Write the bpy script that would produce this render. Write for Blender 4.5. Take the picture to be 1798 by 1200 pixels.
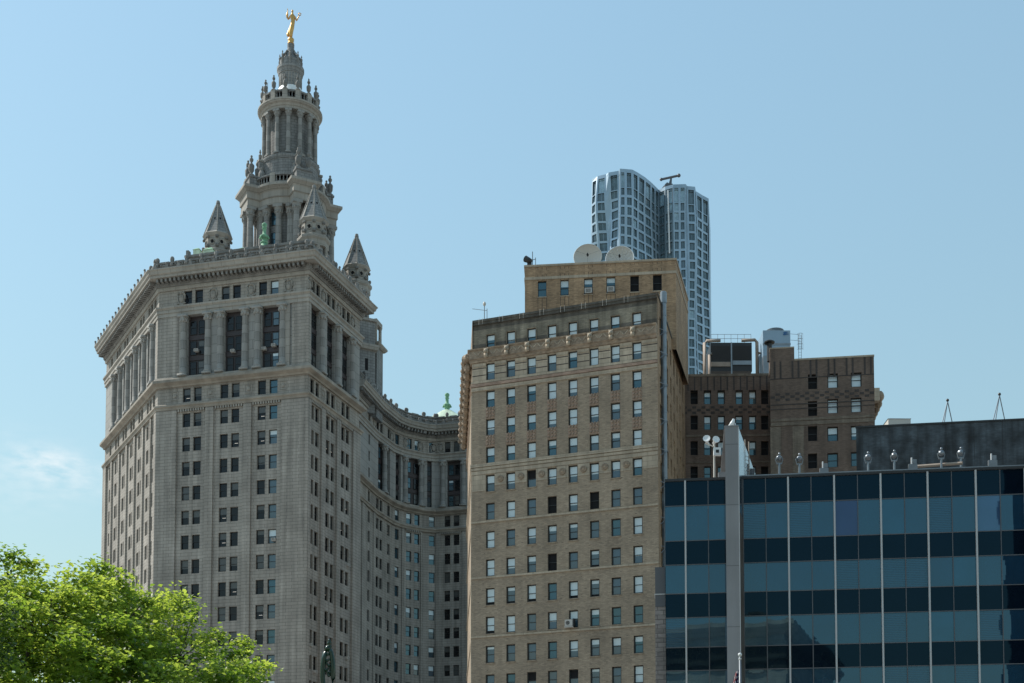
import bpy, bmesh, math, random
from mathutils import Vector, Matrix
R = math.radians
SC = bpy.context.scene
for o in list(bpy.data.objects): bpy.data.objects.remove(o)

# ------------------------------------------------------------------ camera
PITCH = R(3.572); SHIFT = 849/1798; CZ = 1.7
cd = bpy.data.cameras.new('camera'); cam = bpy.data.objects.new('camera', cd)
SC.collection.objects.link(cam); SC.camera = cam
cd.lens = 50; cd.sensor_width = 36; cd.sensor_fit = 'HORIZONTAL'; cd.shift_y = SHIFT
cd.clip_start = 0.5; cd.clip_end = 6000
cam.location = (0, 0, CZ); cam.rotation_euler = (math.pi/2 + PITCH, 0, 0)

# ------------------------------------------------------------------ sky, sun, exposure
SUN_EL = R(48); SUN_H = Vector((-math.cos(R(22)), math.sin(R(22)), 0))
S_DIR = (SUN_H*math.cos(SUN_EL) + Vector((0, 0, math.sin(SUN_EL)))).normalized()
W = bpy.data.worlds.new('World'); SC.world = W; W.use_nodes = True
nt = W.node_tree; nt.nodes.clear()
sky = nt.nodes.new('ShaderNodeTexSky'); sky.sky_type = 'NISHITA'; sky.sun_disc = False
sky.sun_elevation = SUN_EL; sky.sun_rotation = math.atan2(SUN_H.x, SUN_H.y)
sky.altitude = 0; sky.air_density = 2.5; sky.dust_density = 1.0; sky.ozone_density = 6.0
bg = nt.nodes.new('ShaderNodeBackground'); bg.inputs[1].default_value = 0.144
wo = nt.nodes.new('ShaderNodeOutputWorld')
# a wisp of high cloud low on the left of the sky
tc = nt.nodes.new('ShaderNodeTexCoord')
mp = nt.nodes.new('ShaderNodeMapping'); mp.inputs['Scale'].default_value = (45, 45, 120)
nz = nt.nodes.new('ShaderNodeTexNoise'); nz.inputs['Scale'].default_value = 1.6; nz.inputs['Detail'].default_value = 6
nt.links.new(tc.outputs['Generated'], mp.inputs[0]); nt.links.new(mp.outputs[0], nz.inputs[0])
CLOUDS = []
def blob_mask(d, rad, amt):
    sub = nt.nodes.new('ShaderNodeVectorMath'); sub.operation = 'SUBTRACT'; sub.inputs[1].default_value = d
    nt.links.new(tc.outputs['Generated'], sub.inputs[0])
    sc_ = nt.nodes.new('ShaderNodeVectorMath'); sc_.operation = 'MULTIPLY'; sc_.inputs[1].default_value = (1/rad, 1/rad, 2.2/rad)
    nt.links.new(sub.outputs[0], sc_.inputs[0])
    ln = nt.nodes.new('ShaderNodeVectorMath'); ln.operation = 'LENGTH'; nt.links.new(sc_.outputs[0], ln.inputs[0])
    mr = nt.nodes.new('ShaderNodeMapRange'); mr.interpolation_type = 'SMOOTHERSTEP'
    mr.inputs['From Min'].default_value = 1; mr.inputs['From Max'].default_value = 0
    mr.inputs['To Min'].default_value = 0; mr.inputs['To Max'].default_value = amt
    nt.links.new(ln.outputs['Value'], mr.inputs['Value']); CLOUDS.append(mr.outputs[0])
def fmath(op, a, b):
    m = nt.nodes.new('ShaderNodeMath'); m.operation = op; m.use_clamp = op == 'MULTIPLY'
    for i, x in enumerate((a, b)):
        if isinstance(x, (int, float)): m.inputs[i].default_value = x
        else: nt.links.new(x, m.inputs[i])
    return m.outputs[0]
FPX = 50/36*1798
CP, SP = math.cos(PITCH), math.sin(PITCH)
def ray(u, v):                       # direction seen at a photo pixel
    a = (u-899)/FPX; b = (600+849-v)/FPX
    return (a, CP-b*SP, b*CP+SP)
blob_mask(Vector(ray(78, 812)).normalized(), 0.034, 0.42)
blob_mask(Vector(ray(130, 832)).normalized(), 0.05, 0.28)
blob_mask(Vector(ray(20, 830)).normalized(), 0.09, 0.22)
cm = CLOUDS[0]
for k in CLOUDS[1:]: cm = fmath('ADD', cm, k)
nr = nt.nodes.new('ShaderNodeMapRange'); nr.inputs['From Min'].default_value = .33; nr.inputs['From Max'].default_value = .68
nt.links.new(nz.outputs['Fac'], nr.inputs['Value'])
cm = fmath('MULTIPLY', cm, nr.outputs[0])
mx = nt.nodes.new('ShaderNodeMix'); mx.data_type = 'RGBA'
veil = nt.nodes.new('ShaderNodeMix'); veil.data_type = 'RGBA'; veil.inputs[0].default_value = .34; veil.inputs[7].default_value = (2.92, 4.45, 5.55, 1)   # thin high haze over the whole sky
nt.links.new(sky.outputs[0], veil.inputs[6]); nt.links.new(cm, mx.inputs[0]); nt.links.new(veil.outputs[2], mx.inputs[6]); mx.inputs[7].default_value = (6.5, 6.7, 6.9, 1)
hue = nt.nodes.new('ShaderNodeMix'); hue.data_type = 'RGBA'; hue.blend_type = 'MULTIPLY'; hue.inputs[0].default_value = 1; hue.inputs[7].default_value = (.965, 1.012, 1.012, 1)
nt.links.new(mx.outputs[2], hue.inputs[6]); nt.links.new(hue.outputs[2], bg.inputs[0]); nt.links.new(bg.outputs[0], wo.inputs[0])
sd = bpy.data.lights.new('sun', 'SUN'); sd.energy = 5.0; sd.angle = R(0.53); sd.color = (1, .95, .87)
so = bpy.data.objects.new('sun', sd); SC.collection.objects.link(so)
so.rotation_euler = S_DIR.to_track_quat('Z', 'Y').to_euler(); so.location = (-200, 100, 300)
SC.view_settings.view_transform = 'Standard'; SC.view_settings.look = 'None'
SC.view_settings.exposure = 0.0; SC.view_settings.gamma = 1
try: SC.cycles.max_bounces = 6; SC.cycles.diffuse_bounces = 3
except Exception: pass

# ------------------------------------------------------------------ helpers
RND = random.Random(7)
def atY(u, v, Y):
    r = ray(u, v); t = Y/r[1]; return Vector((r[0]*t, Y, CZ+r[2]*t))
def atZ(u, v, Z):
    r = ray(u, v); t = (Z-CZ)/r[2]; return Vector((r[0]*t, r[1]*t, Z))
def proj(p):
    z = p[2]-CZ; F = p[1]*CP+z*SP
    return (899+FPX*p[0]/F, 1449-FPX*(-p[1]*SP+z*CP)/F, F)

class Frame:                         # a vertical facade plane: s along it (left to right from outside), o outwards, z up
    def __init__(self, O, ang=None, to=None):
        self.O = Vector((O[0], O[1]))
        if to is not None:
            d = Vector((to[0], to[1]))-self.O; self.L = d.length; self.d = d.normalized()
        else: self.d = Vector((math.cos(ang), math.sin(ang)))
        self.n = Vector((self.d.y, -self.d.x)); self.rot = math.atan2(self.d.y, self.d.x)
    def P(self, s, o=0, z=0):
        p = self.O + self.d*s + self.n*o; return Vector((p.x, p.y, z))
    def px(self, u, v):
        r = ray(u, v); k = self.O.dot(self.n)/(r[0]*self.n.x+r[1]*self.n.y)
        return ((Vector((r[0]*k, r[1]*k))-self.O).dot(self.d), CZ+r[2]*k)
    def s(self, u, v=800): return self.px(u, v)[0]

class MB:
    def __init__(self): self.v = []; self.f = []; self.m = []
    def face(self, pts, m=0):
        i = len(self.v); self.v += [Vector(p) for p in pts]; self.f.append(tuple(range(i, i+len(pts)))); self.m.append(m)
    def fbox(self, F, s0, s1, z0, z1, o0, o1, m=0):
        P = F.P
        a = [P(s0, o0, z0), P(s1, o0, z0), P(s1, o1, z0), P(s0, o1, z0)]; b = [Vector((p.x, p.y, z1)) for p in a]
        self.hexa(a, b, m)
    def hexa(self, a, b, m=0):       # a, b: bottom and top rings of 4
        i = len(self.v); self.v += a + b
        for q in ((0, 1, 2, 3), (7, 6, 5, 4), (0, 4, 5, 1), (1, 5, 6, 2), (2, 6, 7, 3), (3, 7, 4, 0)):
            self.f.append(tuple(i+k for k in q)); self.m.append(m)
    def box(self, x0, x1, y0, y1, z0, z1, m=0):
        a = [Vector((x0, y0, z0)), Vector((x1, y0, z0)), Vector((x1, y1, z0)), Vector((x0, y1, z0))]
        self.hexa(a, [Vector((p.x, p.y, z1)) for p in a], m)
    def lathe(self, c, prof, n=16, m=0, a0=0.0, arc=2*math.pi):
        i = len(self.v); full = abs(arc-2*math.pi) < 1e-6; k = n if full else n+1
        for r, z in prof:
            for j in range(k):
                t = a0+arc*j/n; self.v.append(Vector((c[0]+r*math.cos(t), c[1]+r*math.sin(t), z)))
        for q in range(len(prof)-1):
            for j in range(n):
                j2 = (j+1) % k
                self.f.append((i+q*k+j, i+q*k+j2, i+(q+1)*k+j2, i+(q+1)*k+j)); self.m.append(m)
        if full:
            for q, rev in ((0, 1), (len(prof)-1, 0)):
                if prof[q][0] > 1e-3:
                    r_ = [i+q*k+j for j in range(k)]; self.f.append(tuple(r_[::-1] if rev else r_)); self.m.append(m)
    def tube(self, pts, rad, n=6, m=0):
        pts = [Vector(p) for p in pts]; i = len(self.v); K = len(pts)
        rads = rad if isinstance(rad, (list, tuple)) else [rad]*K
        for q, p in enumerate(pts):
            t = (pts[min(q+1, K-1)]-pts[max(q-1, 0)]).normalized()
            x = t.cross(Vector((0, 0, 1)) if abs(t.z) < .95 else Vector((1, 0, 0))).normalized(); y = t.cross(x)
            for j in range(n):
                a = 2*math.pi*j/n; self.v.append(p+(x*math.cos(a)+y*math.sin(a))*rads[q])
        for q in range(K-1):
            for j in range(n):
                j2 = (j+1) % n
                self.f.append((i+q*n+j, i+(q+1)*n+j, i+(q+1)*n+j2, i+q*n+j2)); self.m.append(m)
        self.f.append(tuple(i+j for j in range(n))); self.m.append(m)
        self.f.append(tuple(i+(K-1)*n+j for j in range(n-1, -1, -1))); self.m.append(m)
    def ball(self, c, r, m=0, n=8, sz=(1, 1, 1)):
        pr = [(r*math.sin(math.pi*k/6), -r*math.cos(math.pi*k/6)) for k in range(7)]
        i = len(self.v); self.lathe((0, 0), pr, n, m)
        for k in range(i, len(self.v)):
            p = self.v[k]; self.v[k] = Vector((c[0]+p.x*sz[0], c[1]+p.y*sz[1], c[2]+p.z*sz[2]))
    def sweep(self, pts, prof, m=0, closed=False, caps=True):   # profile (o, z) along a plan polyline, mitred
        pts = [Vector((p[0], p[1])) for p in pts]; K = len(pts); i = len(self.v); n = len(prof)
        for q in range(K):
            a = pts[(q-1) % K]; b = pts[q]; c = pts[(q+1) % K]
            n1 = n2 = None
            if q > 0 or closed: d = (b-a).normalized(); n1 = Vector((d.y, -d.x))
            if q < K-1 or closed: d = (c-b).normalized(); n2 = Vector((d.y, -d.x))
            if n1 is None: mm = n2
            elif n2 is None: mm = n1
            else: mm = (n1+n2)/max(.3, 1+n1.dot(n2))
            for o, z in prof: self.v.append(Vector((b.x+mm.x*o, b.y+mm.y*o, z)))
        for q in range(K if closed else K-1):
            q2 = (q+1) % K
            for j in range(n-1):
                self.f.append((i+q*n+j, i+q2*n+j, i+q2*n+j+1, i+q*n+j+1)); self.m.append(m)
        if caps and not closed:
            self.f.append(tuple(i+j for j in range(n))); self.m.append(m)
            self.f.append(tuple(i+(K-1)*n+j for j in range(n-1, -1, -1))); self.m.append(m)
    def wall(self, F, s0, s1, z0, z1, holes, depth, m=0, mr=None):   # wall with real openings and reveals
        mr = m if mr is None else mr
        H = [h for h in holes if h[1] > s0 and h[0] < s1 and h[3] > z0 and h[2] < z1]
        zs = sorted({z0, z1} | {z for h in H for z in (h[2], h[3]) if z0 < z < z1})
        for a, b in zip(zs, zs[1:]):
            zc = (a+b)/2; hs = sorted([h for h in H if h[2] < zc < h[3]]); s = s0
            for h in hs + [(s1, s1, 0, 0)]:
                if h[0] > s+1e-5: self.face([F.P(s, 0, a), F.P(h[0], 0, a), F.P(h[0], 0, b), F.P(s, 0, b)], m)
                s = max(s, h[1])
        for a, b, c, d in H:
            for (p, q) in (((a, c), (a, d)), ((a, d), (b, d)), ((b, d), (b, c)), ((b, c), (a, c))):
                self.face([F.P(p[0], 0, p[1]), F.P(q[0], 0, q[1]), F.P(q[0], -depth, q[1]), F.P(p[0], -depth, p[1])], mr)
    def add(self, o, M=None):
        i = len(self.v); self.v += [M @ p for p in o.v] if M else [p.copy() for p in o.v]
        self.f += [tuple(i+k for k in f) for f in o.f]; self.m += o.m; return self
    def mesh(self, name, mats, base=(0, 0, 0), smooth=False):
        me = bpy.data.meshes.new(name); b = Vector(base)
        me.from_pydata([tuple(p-b) for p in self.v], [], self.f)
        for mt in mats: me.materials.append(mt)
        me.polygons.foreach_set('material_index', self.m)
        uv = me.uv_layers.new(name='UVMap'); dat = [0.0]*(2*len(me.loops)); V = self.v
        for p in me.polygons:
            nn = p.normal
            if abs(nn.z) > .75:
                for li in p.loop_indices:
                    q = V[me.loops[li].vertex_index]; dat[2*li] = q.x; dat[2*li+1] = q.y
            else:
                t = Vector((-nn.y, nn.x)).normalized()
                for li in p.loop_indices:
                    q = V[me.loops[li].vertex_index]; dat[2*li] = q.x*t.x+q.y*t.y; dat[2*li+1] = q.z
        uv.data.foreach_set('uv', dat)
        if smooth: me.polygons.foreach_set('use_smooth', [True]*len(me.polygons))
        me.update(); return me
    def build(self, name, mats, parent=None, smooth=False, loc=None):
        if not isinstance(mats, (list, tuple)): mats = [mats]
        base = loc if loc is not None else (root_loc(parent) if parent else (0, 0, 0))
        o = bpy.data.objects.new(name, self.mesh(name, mats, base, smooth)); SC.collection.objects.link(o)
        if parent: o.parent = parent
        o.location = (0, 0, 0) if parent else base
        return o
def root_loc(o):
    l = Vector((0, 0, 0))
    while o: l += o.location; o = o.parent
    return l
def tag(o, label, cat, group=None):
    o['label'] = label; o['category'] = cat
    if group: o['group'] = group
    return o
def thing(name, label, cat, loc, group=None):
    o = bpy.data.objects.new(name, None); SC.collection.objects.link(o); o.location = loc; o.empty_display_size = .5
    return tag(o, label, cat, group)
def struct(o): o['kind'] = 'structure'; return o
def place(me, name, parent, p, rot=0.0):
    o = bpy.data.objects.new(name, me); SC.collection.objects.link(o); o.parent = parent
    o.location = Vector(p)-root_loc(parent); o.rotation_euler = (0, 0, rot); return o

# ------------------------------------------------------------------ materials
def srgb(r, g, b): return tuple(((c/255)/12.92 if c/255 <= .04045 else ((c/255+.055)/1.055)**2.4) for c in (r, g, b))
def M(name, col, rough=.85, metal=0.0, spec=.5, ior=1.5, brick=None, var=.18, vscale=.25, streak=0.0, fine=0.0, bump=0.0, coat=0.0, spall=None, tint=None):
    mt = bpy.data.materials.new(name); mt.use_nodes = True; t = mt.node_tree; N = t.nodes; Lk = t.links
    bs = N['Principled BSDF']; bs.inputs['Roughness'].default_value = rough; bs.inputs['Metallic'].default_value = metal
    bs.inputs['IOR'].default_value = ior; bs.inputs['Specular IOR Level'].default_value = spec; bs.inputs['Coat Weight'].default_value = coat
    if tint: bs.inputs['Specular Tint'].default_value = (*tint, 1)
    uv = N.new('ShaderNodeUVMap'); uv.uv_map = 'UVMap'
    tcn = N.new('ShaderNodeTexCoord'); c4 = (*col, 1)
    def rgb(c):
        n = N.new('ShaderNodeRGB'); n.outputs[0].default_value = (*c, 1); return n.outputs[0]
    def noise(scale, detail, vec, sc=(1, 1, 1)):
        mpn = N.new('ShaderNodeMapping'); mpn.inputs['Scale'].default_value = sc; Lk.new(vec, mpn.inputs[0])
        n = N.new('ShaderNodeTexNoise'); n.inputs['Scale'].default_value = scale; n.inputs['Detail'].default_value = detail
        Lk.new(mpn.outputs[0], n.inputs[0]); return n.outputs['Fac']
    def mul(c, fac, lo, hi):       # colour times a grey from lo to hi driven by fac
        mr = N.new('ShaderNodeMapRange'); mr.inputs['From Min'].default_value = .3; mr.inputs['From Max'].default_value = .7
        mr.inputs['To Min'].default_value = lo; mr.inputs['To Max'].default_value = hi; Lk.new(fac, mr.inputs['Value'])
        m = N.new('ShaderNodeMix'); m.data_type = 'RGBA'; m.blend_type = 'MULTIPLY'; m.inputs[0].default_value = 1
        Lk.new(c, m.inputs[6]); Lk.new(mr.outputs[0], m.inputs[7]); return m.outputs[2]
    bf = None
    if brick:
        bw, bh, ms, jc, dv = brick[:5]
        b = N.new('ShaderNodeTexBrick'); Lk.new(uv.outputs[0], b.inputs[0])
        for k, val in (('Scale', 1), ('Mortar Size', ms), ('Mortar Smooth', .25), ('Brick Width', bw), ('Row Height', bh)): b.inputs[k].default_value = val
        b.inputs['Color1'].default_value = (*[x*(1-dv) for x in col], 1); b.inputs['Color2'].default_value = (*[min(1, x*(1+dv)) for x in col], 1)
        b.inputs['Mortar'].default_value = (*[x*jc for x in col], 1); c = b.outputs['Color']; bf = b.outputs['Fac']
    else: c = rgb(col)
    if var: c = mul(c, noise(vscale, 5, tcn.outputs['Object']), 1-var, 1+var)
    if fine: c = mul(c, noise(2.2, 3, uv.outputs[0], (1, 3.2, 1)), 1-fine, 1+fine)
    if streak: c = mul(c, noise(1.1, 4, uv.outputs[0], (1.3, .07, 1)), 1-streak, 1+streak*.5)
    if spall:                        # scattered dark worn bricks
        n = noise(1.0, 2, uv.outputs[0], (1.6, 6.0, 1)); mr = N.new('ShaderNodeMapRange'); mr.inputs['From Min'].default_value = spall; mr.inputs['From Max'].default_value = spall+.05
        Lk.new(n, mr.inputs['Value']); m = N.new('ShaderNodeMix'); m.data_type = 'RGBA'; Lk.new(mr.outputs[0], m.inputs[0]); Lk.new(c, m.inputs[6]); m.inputs[7].default_value = (*[x*.45 for x in col], 1); c = m.outputs[2]
    Lk.new(c, bs.inputs['Base Color'])
    if bump or bf is not None:
        bn = N.new('ShaderNodeBump'); bn.inputs['Strength'].default_value = bump or .35; bn.inputs['Distance'].default_value = .05
        if bf is not None: bn.invert = True; Lk.new(bf, bn.inputs['Height'])
        else: Lk.new(noise(1.5, 4, tcn.outputs['Object']), bn.inputs['Height'])
        Lk.new(bn.outputs[0], bs.inputs['Normal'])
    return mt
STONE = (.328, .300, .264)
m_ash = M('ashlar_stone', STONE, brick=(1.9, .52, .035, .55, .045), var=.16, streak=.3)
m_trim = M('dressed_stone', (.33, .306, .27), brick=(2.2, 1.3, .03, .5, .06), var=.16, streak=.14)
m_orn = M('weathered_stone', (.21, .203, .19), var=.3, vscale=.6, streak=.2)
m_warm = M('warm_stained_stone', (.295, .262, .22), var=.25, vscale=.5, streak=.15)
m_tow = M('tower_granite', (.235, .236, .23), brick=(1.1, .55, .04, .5, .1), var=.22, streak=.22)
m_col = M('column_granite', (.295, .288, .27), brick=(9, 1.45, .04, .5, .05), var=.14, streak=.12)
m_bronze = M('bronze_infill', (.038, .026, .026), rough=.5, var=.25)
m_roof = M('roof_membrane', (.18, .17, .16), var=.3)
m_copper = M('green_copper', (.17, .36, .22), rough=.7, var=.35, vscale=1.2)
m_pale = M('pale_copper_roof', (.55, .66, .50), rough=.6, var=.15, streak=.2)
m_white = M('white_lead_roof', (.78, .76, .72), rough=.5, var=.08)
m_gold = M('gilded_bronze', (.66, .38, .12), rough=.45, metal=.7, var=.15, vscale=2)
m_frame = M('dark_window_frame', (.018, .020, .021), rough=.45, var=0)
m_hole = M('dark_opening', (.006, .006, .007), rough=.9, var=0)
def glass(name, col, ior=1.5, var=.35, rough=.03, tint=None):
    return M(name, col, rough=rough, ior=ior, var=var, vscale=.6, tint=tint)
m_glass = glass('dark_window_glass', (.009, .010, .012), 1.42)
m_blind = M('window_blind', (.085, .088, .085), rough=.12, ior=1.5, var=.12)
m_bglass = glass('grey_blue_glass', (.024, .050, .068), 2.0, tint=(.6, .9, 1))
m_bmid = M('dim_window_glass', (.05, .098, .13), rough=.06, ior=1.8, var=.2)
m_bblind = M('pale_window_shade', (.58, .68, .72), rough=.10, ior=1.7, var=.10)
m_lit = bpy.data.materials.new('ceiling_light'); m_lit.use_nodes = True
e = m_lit.node_tree.nodes['Principled BSDF']; e.inputs['Emission Color'].default_value = (1, .85, .65, 1); e.inputs['Emission Strength'].default_value = .45
BRK = (.322, .251, .182)
m_brick = M('tan_brick', BRK, brick=(.42, .14, .012, .75, .16), var=.17, vscale=.22, fine=.12, spall=.655, streak=.10)
m_brick_r = M('russet_brick', (.36, .24, .145), brick=(.42, .14, .012, .75, .2), var=.18, vscale=.4, fine=.14, streak=.2)
m_brick_d = M('sooty_brick', (.12, .108, .09), brick=(.42, .14, .012, .75, .15), var=.35, vscale=.5, fine=.12, streak=.45)
m_brick_b = M('brown_brick', (.155, .110, .084), brick=(.42, .14, .012, .75, .15), var=.18, vscale=.35, fine=.12, streak=.2)  # redder brick, darkened too for the weak sky light in the court
m_brick_m = M('grey_brick', (.235, .205, .155), brick=(.42, .14, .012, .75, .15), var=.3, vscale=.5, fine=.12, streak=.4)
m_brick_g = M('dull_brick', (.185, .148, .112), brick=(.42, .14, .012, .75, .15), var=.25, vscale=.5, fine=.12, streak=.3)
m_stripe = M('dark_brick_stripe', (.055, .045, .04), var=.2, fine=.15)
m_terra = M('cream_terracotta', (.42, .345, .26), brick=(1.2, .6, .02, .6, .08), var=.14, streak=.22)
m_pink = M('pink_terracotta', (.33, .225, .17), var=.25, vscale=1.2, fine=.2)
m_ridge = M('carved_terracotta', (.27, .205, .148), var=.3, vscale=1.6, fine=.3)
m_tin = M('galvanised_metal', (.24, .26, .28), rough=.38, metal=.6, var=.15, vscale=1)
m_steelw = M('white_metal', (.72, .73, .73), rough=.4, var=.05)
m_dish = M('dish_white', (.56, .53, .48), rough=.5, var=.06)
m_black = M('black_metal', (.02, .021, .022), rough=.5, var=.2)
m_pipe = M('lagged_pipe', (.30, .24, .19), rough=.6, var=.2, vscale=1)
m_ac = M('ac_casing', (.46, .44, .41), rough=.5, var=.1, vscale=2)
print('helpers ok')
# ------------------------------------------------------------------ windows
def sash(w, h, fr=.09, b=0.0, open_=0.0, r=None, lit=False, grid=False, dark=False, gm=1):
    r = r or RND; o = MB()
    o.box(-w/2, -w/2+fr, 0, .1, 0, h); o.box(w/2-fr, w/2, 0, .1, 0, h)
    o.box(-w/2+fr, w/2-fr, .002, .1, 0, fr); o.box(-w/2+fr, w/2-fr, .002, .1, h-fr*.9, h)
    hm = h*.5; o.box(-w/2+fr, w/2-fr, .006, .1, hm-.035, hm+.035)
    x0, x1 = -w/2+fr, w/2-fr
    def pane(z0, z1, y, m):
        if z1-z0 < .02: return
        a, c = r.uniform(-.014, .014)*(z1-z0), r.uniform(-.012, .012)*(x1-x0)
        o.face([(x0, y-a-c, z0), (x1, y-a+c, z0), (x1, y+a+c, z1), (x0, y+a-c, z1)], m)
    zb = h-fr-b*(h-2*fr)             # bottom of the blind
    for z0, z1, y in ((hm+.035, h-fr*.9, .055), (fr+open_*h*.4, hm-.035, .085)):
        if dark: pane(z0, z1, y, 3); continue
        if zb <= z0: pane(z0, z1, y, 2)
        elif zb >= z1: pane(z0, z1, y, gm)
        else: pane(zb, z1, y, 2); pane(z0, zb, y, gm)
    if open_: o.face([(x0, .098, fr), (x1, .098, fr), (x1, .098, hm), (x0, .098, hm)], 3)
    if grid:
        for x in (-w/6, w/6): o.box(x-.02, x+.02, .03, .05, fr, h-fr)
    if lit:
        zl = r.uniform(.28, .42)*h; xa = r.uniform(-.3, -.1)*w; o.box(xa, xa+.42*w, .03, .05, zl, zl+.05, 4)
    return o
class Kit:
    def __init__(self, name, mats, variants, size):
        self.name = name; self.mats = mats; self.var = variants; self.size = size
        self.me = [v.mesh(name, mats) for v in variants]
def finish_windows(root, name, specs, cap=100):
    # the windows that show largest become parts, the remainder one part
    out = []
    for (F, s, z, o, kit, k) in specs:
        p = F.P(s, o, z+kit.size[1]/2); u, v, Fd = proj(p)
        view = Vector((p.x, p.y)).normalized(); cosv = -F.n.dot(view)
        vis = -20 < u < 1818 and -20 < v < 1215 and cosv > 0
        out.append(((kit.size[0]*cosv*kit.size[1]/Fd**2) if vis else -1+cosv*.01, F, s, z, o, kit, k))
    out.sort(key=lambda t: -t[0]); rest = {}
    for i, (a, F, s, z, o, kit, k) in enumerate(out):
        if i < cap and a > 0: place(kit.me[k], name, root, F.P(s, o, z), F.rot)
        else: rest.setdefault(tuple(id(m) for m in kit.mats), (kit, MB()))[1].add(kit.var[k], Matrix.Translation(F.P(s, o, z)) @ Matrix.Rotation(F.rot, 4, 'Z'))
    for kit, mb in rest.values():
        w = mb.build(name, kit.mats, root); w['kind'] = 'stuff'
WM = [m_frame, m_glass, m_blind, m_hole, m_lit]
WB = [m_frame, m_bglass, m_bblind, m_hole, m_lit, m_bmid]
r_ = random.Random(3)
def muni_kit(w, h):
    vs = [sash(w, h, .1, b, 0, r_, lit) for b, lit in ((0, 0), (0, 0), (.5, 0), (.3, 0), (.95, 0), (0, 0), (.45, 1), (.62, 0))]
    return Kit('window', WM, vs, (w, h))
kit_blue = Kit('window', WB, [sash(1.36, 2.25, .1, b, 0, r_, gm=g_) for b, g_ in ((0, 1), (0, 5), (.5, 1), (0, 1), (.3, 5), (0, 1), (.5, 5), (0, 5))], (1.36, 2.25))  # bluer panes: sky reflection of the front's right column put into the glass
kit_pair = muni_kit(1.36, 2.25); kit_side = muni_kit(1.22, 2.25)

# ------------------------------------------------------------------ the grey stone tower building
GZ = 0.0
P1 = atY(540, 656, 215); FRn = Frame(P1, R(-14.728)); LF = -FRn.s(276, 760)
P0 = FRn.P(-LF); FRn = Frame(P0, to=P1)                 # front face, s from 0 to L
FLf = Frame(FRn.P(0), R(-60.376)); LL = 34.2
Lfar = FLf.P(-LL); FLf = Frame(Lfar, to=P0)
FRt = Frame(P1, R(70.384)); LR = 18.3; Rfar = FRt.P(LR); FRt = Frame(P1, to=Rfar)
muni = thing('civic_office_building', 'grey stone skyscraper with tiered columned tower, conical corner turrets and a curved wing', 'building', (-45, 255, 0))
ZC0, ZC1 = 86.5, 96.4                                   # colonnade
TOP = 103.0
rows = [80.65-3.92*k for k in range(12)]
specs = []; CW = []
MS = [m_ash, m_trim, m_bronze, m_orn, m_warm, m_col]
colm = MB()                                             # one engaged column, shared
colm.box(-.72, .72, -.72, .72, 0, .35); colm.lathe((0, 0), [(.68, .35), (.7, .6), (.56, .75), (.56, 3), (.53, 6), (.47, 8.4), (.5, 8.5), (.52, 8.7), (.66, 9.3), (.8, 9.5)], 14)
for a in range(8):
    t = a*math.pi/4+.39; colm.ball((.58*math.cos(t), .58*math.sin(t), 9.05), .2, 0, 6, (1, 1, 1.5))
colm.box(-.78, .78, -.78, .78, 9.5, 9.9)
col_me = colm.mesh('column', [m_col]); 
for p in col_me.polygons: p.use_smooth = len(p.vertices) == 4 and abs(p.normal.z) < .9
cart = MB()                                             # oval shield on the attic storey
cart.ball((0, -.02, 1.15), .55, 0, 12, (.78, .34, 1.3)); cart.ball((0, -.06, 2.05), .3, 0, 8, (1.3, .5, .7))
for s in (-1, 1):
    cart.tube([(s*.3, -.06, 2.1), (s*.62, -.08, 1.7), (s*.66, -.08, 1.0), (s*.45, -.06, .35), (s*.2, -.05, .05)], .12, 6); cart.ball((s*.62, -.06, .35), .16, 0, 6)
cart.box(-.28, .28, -.14, .02, -.05, .3)
cart_me = cart.mesh('cartouche', [m_trim], smooth=True)

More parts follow.
